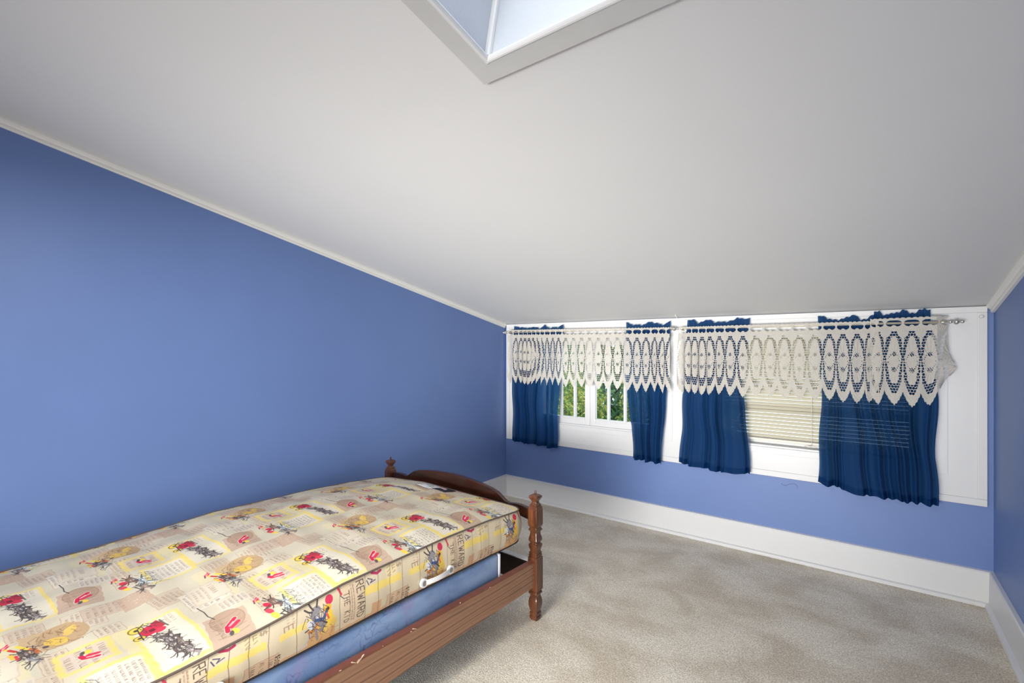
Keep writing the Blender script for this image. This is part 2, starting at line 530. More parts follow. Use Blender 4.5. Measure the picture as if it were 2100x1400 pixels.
for (x, y) in ((SKX0 + 0.005, SKY1 - 0.005), (SKX1 - 0.005, SKY1 - 0.005)):
    m.tube([on_slope(x, y, -0.004), on_slope(x, y, SH)], 0.011, 12)
tag(m.build('trim_6', M['white']), kind='structure')
root = empty('window_3', on_slope((SKX0 + SKX1) / 2, (SKY0 + SKY1) / 2, SH)); root['kind'] = 'structure'
L0 = root.location.copy()
m = MB()
for (x0, x1, y0, y1) in ((SKX0, SKX0 + 0.05, SKY0, SKY1), (SKX1 - 0.05, SKX1, SKY0, SKY1), (SKX0 + 0.05, SKX1 - 0.05, SKY1 - 0.05, SKY1), (SKX0 + 0.05, SKX1 - 0.05, SKY0, SKY0 + 0.05)):
    slope_slab(m, x0, x1, y0, y1, 0.03, SH - 0.03)
m.v = [(v[0] - L0.x, v[1] - L0.y, v[2] - L0.z) for v in m.v]; m.build('frame', M['white'], root)
m = slope_slab(MB(), SKX0 + 0.04, SKX1 - 0.04, SKY0 + 0.04, SKY1 - 0.04, 0.004, SH - 0.015)
m.v = [(v[0] - L0.x, v[1] - L0.y, v[2] - L0.z) for v in m.v]; m.build('pane', M['glass'], root)

# ------------------------------------------------------------------ bed
BED = Vector((-1.229, 1.819, 0)); BROT = -math.radians(2.0)
bed = empty('bed_frame', BED, BROT)
tag(bed, 'dark turned-wood bed frame with scalloped footboard standing along the blue wall', 'bed frame')

PZ = [(343, 12), (352, 15), (366, 16), (370, 60), (377, 90), (385, 97), (393, 92), (408, 66), (418, 50), (426, 54), (436, 74), (442, 88), (446, 78), (452, 92), (459, 102), (466, 100), (470, 108),
      (576, 108), (588, 98), (596, 82), (604, 84), (610, 99), (617, 99), (622, 80), (632, 72), (650, 78), (668, 93), (684, 99), (694, 90), (702, 72), (708, 74), (714, 97), (722, 99), (740, 90), (756, 76), (766, 78),
      (770, 92), (776, 93), (781, 84), (787, 99), (794, 97), (799, 88), (804, 108), (1026, 108), (1034, 96), (1040, 84), (1048, 99), (1056, 99), (1064, 78), (1076, 74), (1092, 90), (1112, 100), (1136, 100), (1160, 88),
      (1182, 72), (1190, 84), (1200, 84), (1208, 74), (1216, 86), (1228, 84), (1240, 70)]


def post_mesh(name):
    rows = []
    zb = 1.25 - (900 + 1240 / 3.3333 - 715) * 0.002262
    for yz, w in PZ:
        z = 1.25 - (900 + yz / 3.3333 - 715) * 0.002262
        z = (z - zb) * 0.594 / (0.599 - zb)
        rows.append((z, w * 0.000244))
    rows.reverse()
    rows = [(max(0.0, z), w) for z, w in rows]
    vs = []; n = 20
    for z, w in rows:
        for k in range(n):
            a = 2 * math.pi * (k + 0.5) / n
            c, s = math.cos(a), math.sin(a)
            e = 0.16
            vs.append((w * math.copysign(abs(c) ** e, c) if abs(c) > 1e-9 else 0, w * math.copysign(abs(s) ** e, s), z))
    fs = []
    for i in range(len(rows) - 1):
        for k in range(n):
            fs.append((i * n + k, i * n + (k + 1) % n, (i + 1) * n + (k + 1) % n, (i + 1) * n + k))
    fs.append(tuple(range(n))[::-1]); fs.append(tuple((len(rows) - 1) * n + k for k in range(n)))
    me = MB().add(vs, fs).mesh(name)
    return me


pm = post_mesh('post')
pm.materials.append(M['wood_post'])
for nm, x, y in (('post', 0, 0), ('post', -1.087, 0.0)):
    o = bpy.data.objects.new(nm, pm); COL.objects.link(o); o.parent = bed; o.location = (x, y, 0)
smooth_by_angle(o, 25)

prof = [(0.026, 0.500), (0.05, 0.509), (0.085, 0.513), (0.12, 0.512), (0.150, 0.507), (0.172, 0.512), (0.195, 0.527), (0.225, 0.545), (0.27, 0.558), (0.33, 0.568), (0.41, 0.577), (0.48, 0.582), (0.5435, 0.584)]
top = [(-x, z) for x, z in prof] + [(-(1.087 - x), z) for x, z in prof[-2::-1]]
bot = [(-1.061, 0.452), (-1.00, 0.462), (-0.95, 0.458), (-0.85, 0.430), (-0.55, 0.415), (-0.24, 0.430), (-0.14, 0.458), (-0.09, 0.462), (-0.026, 0.452)]
o = MB().prism(top + bot, 'y', -0.011, 0.011).build('footboard', M['wood_board'], bed)
bv = o.modifiers.new('bevel', 'BEVEL'); bv.width = 0.004; bv.segments = 3; bv.limit_method = 'ANGLE'; bv.angle_limit = math.radians(50)
o = MB().box(-1.061, -0.026, -0.016, 0.012, 0.155, 0.262, 0.003).build('crossrail', M['wood_inner'], bed)
tag(MB().box(-1.061, -0.026, -0.017, 0.013, 0.262, 0.266, 0.001).build('crossrail_cap', M['label_white'], bed), 'pale strip along the top of the dark crossrail')


def rail_mesh(xo0, xo1):
    ys = [-2.05, -0.024]
    vs = []
    for y in ys:
        k = -(y + 0.024)
        zt = 0.276 + 0.024 * k / 1.1; zb_ = 0.157 + 0.003 * k
        for x in (xo0, xo1):
            vs += [(x, y, zb_), (x, y, zt)]
    return vs, [(0, 1, 3, 2), (4, 6, 7, 5), (0, 4, 5, 1), (2, 3, 7, 6), (0, 2, 6, 4), (1, 5, 7, 3)]


for x0, x1 in ((-0.014, 0.010), (-1.097, -1.073)):
    o = MB().add(*rail_mesh(x0, x1)).build('side_rail', M['rail'], bed)
    bv = o.modifiers.new('bevel', 'BEVEL'); bv.width = 0.003; bv.segments = 2
    k = 2.026
    zt1 = 0.276 + 0.024 * k / 1.1
    vs = []
    for y, z in ((-0.03, 0.2755), (-2.04, zt1 - 0.0005)):
        for x in (x0 + 0.001, x1 + 0.0012 if x0 > -1 else x1 - 0.001):
            vs += [(x, y, z - 0.007), (x, y, z + 0.0012)]
    e = MB().add(vs, [(0, 1, 3, 2), (4, 6, 7, 5), (0, 4, 5, 1), (2, 3, 7, 6), (0, 2, 6, 4), (1, 5, 7, 3)]).build('rail_edge', M['rail_edge'], o)
    if x0 > -1:
        r2 = np.random.RandomState(3)
        spots = [(-0.72, 0.02), (-0.735, 0.006), (-0.93, 0.028), (-0.94, 0.01), (-0.955, 0.02), (-1.0, 0.007)] + [(-1.16 - 0.012 * i, r2.uniform(0.004, 0.014)) for i in range(22)] + [(-0.5, 0.004), (-0.33, 0.004), (-0.85, 0.003)]
        for (y, ln) in spots:
            k = -(y + 0.024); zt = 0.276 + 0.024 * k / 1.1 + 0.0012 - r2.uniform(0.001, 0.008)
            a = r2.uniform(-0.6, 0.6)
            hw = 0.0012 + 0.0008 * r2.rand()
            dy, dz = math.cos(a) * ln / 2, math.sin(a) * ln / 2
            P = [(x1 + 0.0004, y - dy, zt - dz - hw), (x1 + 0.0004, y + dy, zt + dz - hw * 0.3), (x1 + 0.0004, y + dy * 0.8, zt + dz + hw), (x1 + 0.0004, y - dy * 0.9, zt - dz + hw)]
            m = MB(); m.add(P + [(p[0] + 0.0016, p[1], p[2]) for p in P], [(0, 1, 2, 3), (4, 7, 6, 5), (0, 4, 5, 1), (1, 5, 6, 2), (2, 6, 7, 3), (3, 7, 4, 0)])
            tag(m.build('wood_chip', M['chip'], o), 'pale bare-wood chip on the rail edge')
# head end out of the frame: two short posts so the rails stand on something
for x in (0, -1.087):
    MB().box(x - 0.026, x + 0.026, -2.10, -2.048, 0, 0.60, 0.004).build('head_post', M['wood_post'], bed)
for y in (-0.5, -1.1, -1.7):
    MB().box(-1.075, -0.012, y - 0.04, y + 0.04, 0.185, 0.200, 0.002).build('slat', M['wood_inner'], bed)

# ---- box spring
bs = empty('box_spring', BED + Vector((0, 0, 0.205)), BROT)
tag(bs, 'slate-blue satin box spring with stitched flowers between mattress and wooden rail', 'box spring')


def rounded_box(x0, x1, y0, y1, z0, z1, r, nseg=5, rc=0.05):
    """rounded slab as stacked rounded-rectangle rings"""
    def ring(inset, z):
        pts = []
        rr = max(rc - inset * 0.3, 0.004)
        for (cx_, cy_, a0) in ((x1 - inset - rr, y1 - inset - rr, 0), (x0 + inset + rr, y1 - inset - rr, 90), (x0 + inset + rr, y0 + inset + rr, 180), (x1 - inset - rr, y0 + inset + rr, 270)):
            for k in range(7):
                a = math.radians(a0 + 15 * k); pts.append((cx_ + rr * math.cos(a), cy_ + rr * math.sin(a), z))
        return pts
    rings = []
    for k in range(nseg + 1):
        a = math.pi / 2 * k / nseg; rings.append(ring(r * (1 - math.sin(a)), z0 + r * (1 - math.cos(a))))
    for k in range(nseg + 1):
        a = math.pi / 2 * k / nseg; rings.append(ring(r * (1 - math.cos(a)), z1 - r * (1 - math.sin(a))))
    n = len(rings[0]); vs = [p for r_ in rings for p in r_]; fs = []
    for i in range(len(rings) - 1):
        for k in range(n):
            fs.append((i * n + k, i * n + (k + 1) % n, (i + 1) * n + (k + 1) % n, (i + 1) * n + k))
    fs.append(tuple(range(n))[::-1]); fs.append(tuple((len(rings) - 1) * n + k for k in range(n)))
    return MB().add(vs, fs)


o = rounded_box(-1.06, -0.032, -2.03, -0.222, -0.003, 0.163, 0.012, rc=0.02).build('cover', M['satin'], bs, True)
MB().box(-0.06, -0.0305, -0.224, -0.212, 0.0, 0.160, 0.004).build('corner_tape', M['white_cloth'], bs)

# ------------------------------------------------------------------ mattress print (a fabric drawn in code)
PXM = 0.0009                   # metres per texel
TW, TH = 0.49, 0.445           # print repeat; every other column drops by half a repeat


class Canvas:
    def __init__(s, w, h, base, ox=0.0, oy=0.0, wrap=None):
        s.W = int(round(w / PXM)); s.H = int(round(h / PXM)); s.ox, s.oy = ox, oy
        s.a = np.zeros((s.H, s.W, 3), np.float32) + np.array(base, np.float32) / 255.0
        s.wrap = wrap; s.w = w; s.h = h

    def blend(s, X, Y, al, col):
        X = X.astype(int); Y = Y.astype(int)
        if s.wrap is None:
            ok = (X >= 0) & (X < s.W) & (Y >= 0) & (Y < s.H)
            X, Y, al = X[ok], Y[ok], al[ok]
        else:
            k = X // s.W
            Y = Y - k * int(round(s.H * 0.5)); X = X - k * s.W; Y = Y % s.H
        c = np.array(col, np.float32) / 255.0
        s.a[Y, X] = s.a[Y, X] * (1 - al[:, None]) + c * al[:, None]

    def region(s, cx, cy, rad):
        x0, x1 = int((cx - rad - s.ox) / PXM), int((cx + rad - s.ox) / PXM) + 1
        y0, y1 = int((cy - rad - s.oy) / PXM), int((cy + rad - s.oy) / PXM) + 1
        X, Y = np.meshgrid(np.arange(x0, x1), np.arange(y0, y1)); X = X.ravel(); Y = Y.ravel()
        return X, Y, (X + 0.5) * PXM + s.ox, (Y + 0.5) * PXM + s.oy

    def rect(s, cx, cy, w, h, ang, col, al=1.0, rag=0.0, border=None, bw=0.006):
        X, Y, x, y = s.region(cx, cy, math.hypot(w, h) / 2 + 0.01)
        c, sn = math.cos(ang), math.sin(ang); dx = x - cx; dy = y - cy
        u = dx * c + dy * sn; v = -dx * sn + dy * c
        rag = rag * 0.35
        if rag:
            u = u + rag * np.sin(v * 190 + cx * 90) + rag * 0.6 * np.sin(v * 430); v = v + rag * np.sin(u * 170 + cy * 80)
        d = np.maximum(np.abs(u) - w / 2, np.abs(v) - h / 2)
        k = np.clip(0.5 - d / 0.0012, 0, 1)
        m_ = k > 0; s.blend(X[m_], Y[m_], k[m_] * al, col)
        if border is not None:
            k = np.clip(1 - np.abs(d + bw * 0.4) / bw, 0, 1) * 1.4; k = np.clip(k, 0, 1) * (0.80 + 0.20 * np.sin(u * 160 + v * 90) * np.sin(v * 130 + 2))
            m_ = k > 0; s.blend(X[m_], Y[m_], k[m_], border)

    def ell(s, cx, cy, a, b, ang, col, al=1.0, ring=None):
        X, Y, x, y = s.region(cx, cy, max(a, b) + 0.004)
        c, sn = math.cos(ang), math.sin(ang); dx = x - cx; dy = y - cy
        u = (dx * c + dy * sn) / a; v = (-dx * sn + dy * c) / b
        r = np.sqrt(u * u + v * v); q = min(a, b)
        if ring is None: k = np.clip(0.5 - (r - 1) * q / 0.001, 0, 1)
        else: k = np.clip(1 - np.abs(r - 1) * q / ring, 0, 1)
        m_ = k > 0; s.blend(X[m_], Y[m_], k[m_] * al, col)

    def line(s, pts, w, col, al=1.0):
        for (x0, y0), (x1, y1) in zip(pts[:-1], pts[1:]):
            L = math.hypot(x1 - x0, y1 - y0) + 1e-9
            X, Y, x, y = s.region((x0 + x1) / 2, (y0 + y1) / 2, L / 2 + w)
            t_ = np.clip(((x - x0) * (x1 - x0) + (y - y0) * (y1 - y0)) / L ** 2, 0, 1)
            d = np.hypot(x - x0 - t_ * (x1 - x0), y - y0 - t_ * (y1 - y0))
            k = np.clip(0.5 + (w / 2 - d) / 0.0009, 0, 1)
            m_ = k > 0; s.blend(X[m_], Y[m_], k[m_] * al, col)

    GL = {'R': [[(0, 0), (0, 1), (.6, 1), (.6, .55), (0, .5)], [(.25, .5), (.65, 0)]], 'E': [[(.6, 0), (0, 0), (0, 1), (.6, 1)], [(0, .5), (.45, .5)]],
          'W': [[(0, 1), (.2, 0), (.4, .7), (.6, 0), (.8, 1)]], 'A': [[(0, 0), (.33, 1), (.66, 0)], [(.15, .4), (.5, .4)]],
          'D': [[(0, 0), (0, 1), (.45, .85), (.6, .5), (.45, .12), (0, 0)]], 'T': [[(.3, 0), (.3, 1)], [(0, 1), (.6, 1)]],
          'H': [[(0, 0), (0, 1)], [(.55, 0), (.55, 1)], [(0, .5), (.55, .5)]], 'K': [[(0, 0), (0, 1)], [(.55, 1), (0, .45), (.6, 0)]],
          'I': [[(.2, 0), (.2, 1)]], '$': [[(.6, .85), (.1, .85), (.05, .55), (.55, .45), (.5, .12), (0, .15)], [(.3, -.1), (.3, 1.1)]],
          '5': [[(.55, 1), (.05, 1), (.05, .55), (.5, .55), (.55, .15), (0, 0)]], '0': [[(.1, .1), (.05, .9), (.5, .95), (.55, .1), (.1, .1)]],
          'N': [[(0, 0), (0, 1), (.55, 0), (.55, 1)]], 'O': [[(.1, .1), (.05, .9), (.5, .95), (.55, .1), (.1, .1)]], 'C': [[(.6, .9), (.1, .9), (.05, .1), (.6, .1)]],
          'L': [[(0, 1), (0, 0), (.5, 0)]], 'S': [[(.6, .85), (.1, .85), (.05, .55), (.55, .45), (.5, .12), (0, .15)]], ' ': []}

    def text(s, word, x, y, hgt, ang, col, w=0.0016, sx=1.0, al=1.0):
        c, sn = math.cos(ang), math.sin(ang); pen = 0
        for ch in word:
            for st in s.GL[ch]:
                s.line([(x + c * (pen + px * hgt * sx) - sn * py * hgt, y + sn * (pen + px * hgt * sx) + c * py * hgt) for px, py in st], w, col, al)
            pen += hgt * sx * (0.95 if ch != 'W' else 1.1)

    def scribbletext(s, cx, cy, w, h, ang, rows, col, rs, al=0.75):
        c, sn = math.cos(ang), math.sin(ang)
        pitch = h / rows
        for r in range(rows):
            v = h / 2 - (r + 0.5) * pitch; hh = pitch * rs.uniform(0.35, 0.62); ww = w * rs.uniform(0.62, 1.0)
            u = -ww / 2
            while u < ww / 2:
                st = hh * rs.uniform(0.35, 0.8)
                k = rs.randint(4)
                pts = [[(0, -.5), (0, .5)], [(0, .5), (.5, -.5)], [(0, -.5), (.3, .5), (.6, -.5)], [(0, .5), (0, -.5), (.5, -.5)]][k]
                P = [(cx + c * (u + px * hh) - sn * (v + py * hh), cy + sn * (u + px * hh) + c * (v + py * hh)) for px, py in pts]
                s.line(P, 0.0013 if hh < 0.008 else 0.0022, col, al)
                u += st + hh * 0.28
                if rs.rand() < 0.12: u += hh * 0.6


def scribble(cv, cx, cy, w, h, n, col, rs, lw=0.0016, slant=0.5, al=0.85):
    for _ in range(n):
        x = cx + rs.uniform(-w / 2, w / 2); y = cy + rs.uniform(-h / 2, h / 2)
        a = slant + rs.normal(0, 0.7); L = rs.uniform(0.008, 0.024); b = a + rs.normal(0, 0.9)
        cv.line([(x, y), (x + L * math.cos(a), y + L * math.sin(a)), (x + L * math.cos(a) + L * 0.6 * math.cos(b), y + L * math.sin(a) + L * 0.6 * math.sin(b))], lw, col, al)


def horse(cv, x, y, s_, col, col2, rs, leg=(60, 50, 48)):
    cv.ell(x, y, 0.020 * s_, 0.0085 * s_, 0.15, col); cv.ell(x - 0.012 * s_, y + 0.002 * s_, 0.009 * s_, 0.009 * s_, 0, col)
    cv.line([(x + 0.013 * s_, y + 0.003 * s_), (x + 0.027 * s_, y + 0.016 * s_)], 0.0095 * s_, col)
    cv.line([(x + 0.026 * s_, y + 0.017 * s_), (x + 0.036 * s_, y + 0.010 * s_)], 0.0062 * s_, col)
    cv.line([(x + 0.012 * s_, y + 0.010 * s_), (x + 0.024 * s_, y + 0.022 * s_)], 0.0035 * s_, leg)
    cv.line([(x - 0.018 * s_, y + 0.004 * s_), (x - 0.036 * s_, y + 0.009 * s_)], 0.0032 * s_, leg)
    for (a, b, c, d) in ((0.014, -0.004, 0.030, -0.010), (0.012, -0.006, 0.020, -0.022), (-0.012, -0.006, -0.024, -0.020), (-0.015, -0.003, -0.036, -0.012)):
        cv.line([(x + a * s_, y + b * s_), (x + (a + c) / 2 * s_ + 0.003, y + (b + d) / 2 * s_), (x + c * s_, y + d * s_)], 0.0030 * s_, leg)
    cv.ell(x + 0.004 * s_, y + 0.003 * s_, 0.008 * s_, 0.003 * s_, 0.1, col2, 0.8)


def draw_top_print():
    rs = np.random.RandomState(11)
    cv = Canvas(TW, TH, (203, 193, 171), ox=-0.10, oy=-0.22, wrap=True)
    CREAM = (214, 204, 186); TAN = (188, 163, 142); TAND = (146, 118, 100); YEL = (232, 205, 108); INK = (104, 88, 82)
    # broad pale-yellow washes
    for (x, y, a) in ((0.06, -0.03, 0.5), (0.1, 0.06, 0.45), (-0.1, 0.2, 0.3)):
        cv.rect(x, y, 0.24, 0.05, 0.08, (226, 210, 150), a, 0.004)
    # pale tan posters filling the ground
    for (x, y, w, h, a, c_, r_) in ((-0.13, 0.085, 0.10, 0.085, 0.10, (198, 180, 158), 6), (0.30, 0.13, 0.11, 0.09, -0.06, (206, 192, 170), 7), (0.27, 0.02, 0.07, 0.075, 0.05, (200, 182, 160), 5),
                                    (-0.02, 0.275, 0.10, 0.055, 0.04, (206, 190, 166), 4), (0.10, -0.195, 0.14, 0.05, 0.02, (204, 188, 164), 3), (-0.21, -0.05, 0.07, 0.09, 0.0, (196, 176, 156), 5), (-0.08, -0.06, 0.06, 0.06, 0.1, (206, 192, 170), 4)):
        cv.rect(x, y, w, h, a, c_, 1, 0.002, (178, 156, 136), 0.0014)
        cv.scribbletext(x, y, w * 0.86, h * 0.86, a, r_, (132, 108, 98), rs, 0.75)
    # poster behind the coach
    cv.rect(0.08, 0.03, 0.25, 0.115, 0.05, (216, 207, 188), 1, 0.003, YEL, 0.007)
    cv.scribbletext(-0.015, 0.05, 0.05, 0.035, 0.05, 3, TAND, rs)
    # barrel-shaped tan poster with hat and boots
    cv.rect(0.155, 0.145, 0.125, 0.10, -0.10, TAN, 1, 0.003)
    cv.ell(0.125, 0.150, 0.045, 0.040, 0.1, (176, 148, 126)); cv.ell(0.125, 0.150, 0.045, 0.040, 0.1, TAND, 1, 0.0016)
    for k in range(5): cv.line([(0.105 + 0.02 * k, 0.108), (0.112 + 0.02 * k, 0.145), (0.105 + 0.02 * k, 0.182)], 0.0016, TAND, 0.8)
    cv.scribbletext(0.150, 0.128, 0.09, 0.028, 0.02, 2, TAND, rs)
    # posters with close lettering
    cv.rect(-0.055, 0.155, 0.13, 0.105, 0.06, (214, 203, 185), 1, 0.002, (190, 170, 150), 0.002)
    cv.scribbletext(-0.055, 0.155, 0.12, 0.098, 0.06, 7, INK, rs, 0.7)
    cv.rect(0.045, 0.195, 0.07, 0.075, -0.08, (210, 198, 180), 1, 0.002)
    cv.scribbletext(0.045, 0.195, 0.065, 0.07, -0.08, 6, (128, 104, 96), rs, 0.75)
    cv.line([(-0.01, 0.120), (0.03, 0.124), (0.07, 0.121), (0.098, 0.128)], 0.0026, (76, 66, 64))
    # yellow-edged poster with red boots
    cv.rect(0.012, -0.120, 0.115, 0.105, 0.0, (206, 190, 172), 1, 0.003, YEL, 0.010)
    cv.scribbletext(0.012, -0.120, 0.10, 0.085, 0.0, 4, TAND, rs, 0.8)
    # big yellow-edged notice
    cv.rect(0.165, -0.085, 0.135, 0.120, 0.03, (216, 207, 190), 1, 0.002, YEL, 0.009)
    cv.scribbletext(0.165, -0.085, 0.112, 0.10, 0.03, 8, (134, 112, 104), rs, 0.8)
    # tan and yellow fan-shaped patch
    cv.rect(-0.150, -0.165, 0.115, 0.10, 0.10, (196, 168, 132), 1, 0.006)
    cv.ell(-0.150, -0.140, 0.062, 0.050, 0.2, (186, 156, 118)); cv.ell(-0.130, -0.155, 0.030, 0.020, 0.5, (226, 188, 84), 0.9); cv.ell(-0.165, -0.125, 0.024, 0.013, -0.3, (222, 186, 96), 0.9)
    scribble(cv, -0.150, -0.155, 0.11, 0.09, 34, (120, 92, 66), rs, 0.0014, 0.3, 0.8)
    # second tan patch
    cv.rect(0.285, 0.245, 0.085, 0.075, 0.12, TAN, 1, 0.003)
    for k in range(24):
        cv.ell(0.285 + rs.uniform(-.036, .036), 0.245 + rs.uniform(-.03, .03), 0.0012, 0.0012, 0, (222, 205, 180))
    cv.scribbletext(0.285, 0.215, 0.06, 0.018, 0.1, 1, TAND, rs)
    # lettered beige poster
    cv.rect(-0.075, -0.275, 0.115, 0.095, -0.04, (210, 198, 178), 1, 0.002, (198, 180, 160), 0.003)
    cv.scribbletext(-0.075, -0.262, 0.10, 0.030, -0.04, 1, (160, 134, 114), rs, 0.9)
    cv.scribbletext(-0.075, -0.295, 0.10, 0.040, -0.04, 3, (160, 134, 114), rs, 0.8)
    # ---- stagecoach with its team
    for k, (x, y) in enumerate(((0.055, 0.012), (0.085, 0.022), (0.112, 0.006), (0.140, 0.014), (0.166, -0.006), (0.188, 0.008))):
        horse(cv, 0.04 + (x - 0.04) * 0.86, y - 0.006 + 0.32 * (x - 0.04), 0.86, ((122, 108, 102), (96, 84, 80), (150, 140, 136))[k % 3], (206, 198, 190), rs)
    for k in range(6): scribble(cv, 0.055 + 0.022 * k, 0.006 + 0.0075 * k, 0.03, 0.034, 10, (72, 62, 62), rs, 0.0015, 0.4, 0.85)
    cv.rect(0.0, 0.008, 0.052, 0.040, 0.12, (196, 40, 66)); cv.rect(-0.012, 0.030, 0.045, 0.014, 0.3, (170, 44, 58)); cv.ell(0.022, 0.026, 0.014, 0.012, 0.0, (206, 52, 74))
    cv.rect(0.004, 0.012, 0.016, 0.012, 0.1, (120, 24, 44)); cv.line([(-0.03, 0.036), (0.02, 0.044)], 0.004, (110, 92, 84))
    for (x, y, r_) in ((-0.026, -0.016, 0.016), (0.022, -0.018, 0.013)):
        cv.ell(x, y, r_, r_, 0, (234, 196, 74), 0.95); cv.ell(x, y, r_, r_, 0, (70, 62, 54), 1, 0.0022); cv.ell(x, y, 0.005, 0.005, 0, (60, 60, 60))
    cv.line([(-0.045, 0.004), (-0.03, -0.012), (0.04, -0.014)], 0.003, (66, 60, 56)); scribble(cv, -0.02, 0.0, 0.05, 0.03, 9, (58, 54, 54), rs, 0.0018)
    # ---- boots and hats
    def boots(x, y, s_=1.0, fl=1):
        cv.line([(x - 0.016 * s_ * fl, y + 0.016 * s_), (x + 0.002 * fl, y - 0.006 * s_), (x + 0.018 * s_ * fl, y - 0.010 * s_)], 0.0125 * s_, (240, 214, 200)); 
        cv.line([(x - 0.016 * s_ * fl, y + 0.016 * s_), (x + 0.002 * fl, y - 0.006 * s_), (x + 0.018 * s_ * fl, y - 0.010 * s_)], 0.0098 * s_, (192, 34, 66))
        cv.line([(x + 0.000, y + 0.018 * s_), (x + 0.010 * fl, y + 0.002)], 0.010 * s_, (204, 46, 76)); cv.line([(x - 0.008 * fl, y + 0.010 * s_), (x + 0.002 * fl, y - 0.002)], 0.003 * s_, (240, 180, 184))
        cv.ell(x + 0.026 * fl * s_, y + 0.004, 0.010 * s_, 0.007 * s_, 0.3, (232, 196, 76)); cv.ell(x + 0.028 * fl * s_, y - 0.006, 0.008 * s_, 0.0045 * s_, -0.3, (84, 80, 76))
    boots(0.150, 0.146, 1.15); boots(0.016, -0.118, 1.05, -1)
    # ---- white horses with riders
    horse(cv, 0.175, 0.285, 1.25, (226, 228, 228), (200, 206, 210), rs, (92, 98, 100)); horse(cv, 0.225, 0.280, 1.0, (150, 128, 116), (190, 170, 150), rs)
    horse(cv, 0.140, 0.262, 0.95, (120, 92, 80), (170, 150, 140), rs)
    scribble(cv, 0.18, 0.290, 0.13, 0.045, 46, (88, 96, 98), rs, 0.0016, 0.5)
    for (x, y, c_) in ((0.145, 0.246, (196, 40, 68)), (0.172, 0.240, (206, 66, 84)), (0.196, 0.246, (234, 200, 78))):
        cv.ell(x, y, 0.014, 0.008, 0.4, c_); 
    cv.line([(0.150, 0.25), (0.16, 0.232)], 0.004, (72, 64, 62)); cv.line([(0.21, 0.262), (0.252, 0.272), (0.262, 0.262)], 0.003, (82, 66, 62))
    # ---- bronco riders in orange and yellow
    horse(cv, -0.115, -0.215, 1.05, (112, 92, 84), (188, 178, 172), rs); horse(cv, -0.075, -0.205, 0.8, (150, 146, 144), (206, 204, 202), rs)
    cv.line([(-0.150, -0.214), (-0.128, -0.196), (-0.100, -0.192)], 0.009, (198, 106, 60)); cv.line([(-0.170, -0.222), (-0.140, -0.206)], 0.008, (236, 204, 76))
    cv.line([(-0.165, -0.236), (-0.146, -0.226)], 0.007, (190, 62, 50)); cv.ell(-0.118, -0.176, 0.008, 0.006, 0.3, (96, 82, 78))
    cv.line([(-0.132, -0.236), (-0.104, -0.232)], 0.009, (232, 184, 72)); cv.line([(-0.118, -0.228), (-0.090, -0.226)], 0.006, (204, 66, 72))
    scribble(cv, -0.10, -0.208, 0.11, 0.030, 34, (64, 58, 58), rs, 0.0016, 0.3)
    for (x, y) in ((-0.185, -0.245), (0.10, 0.23)): boots(x, y, 0.5)
    # fine weave noise
    cv.a += rs.normal(0, 0.012, cv.a.shape[:2])[..., None]
    return cv


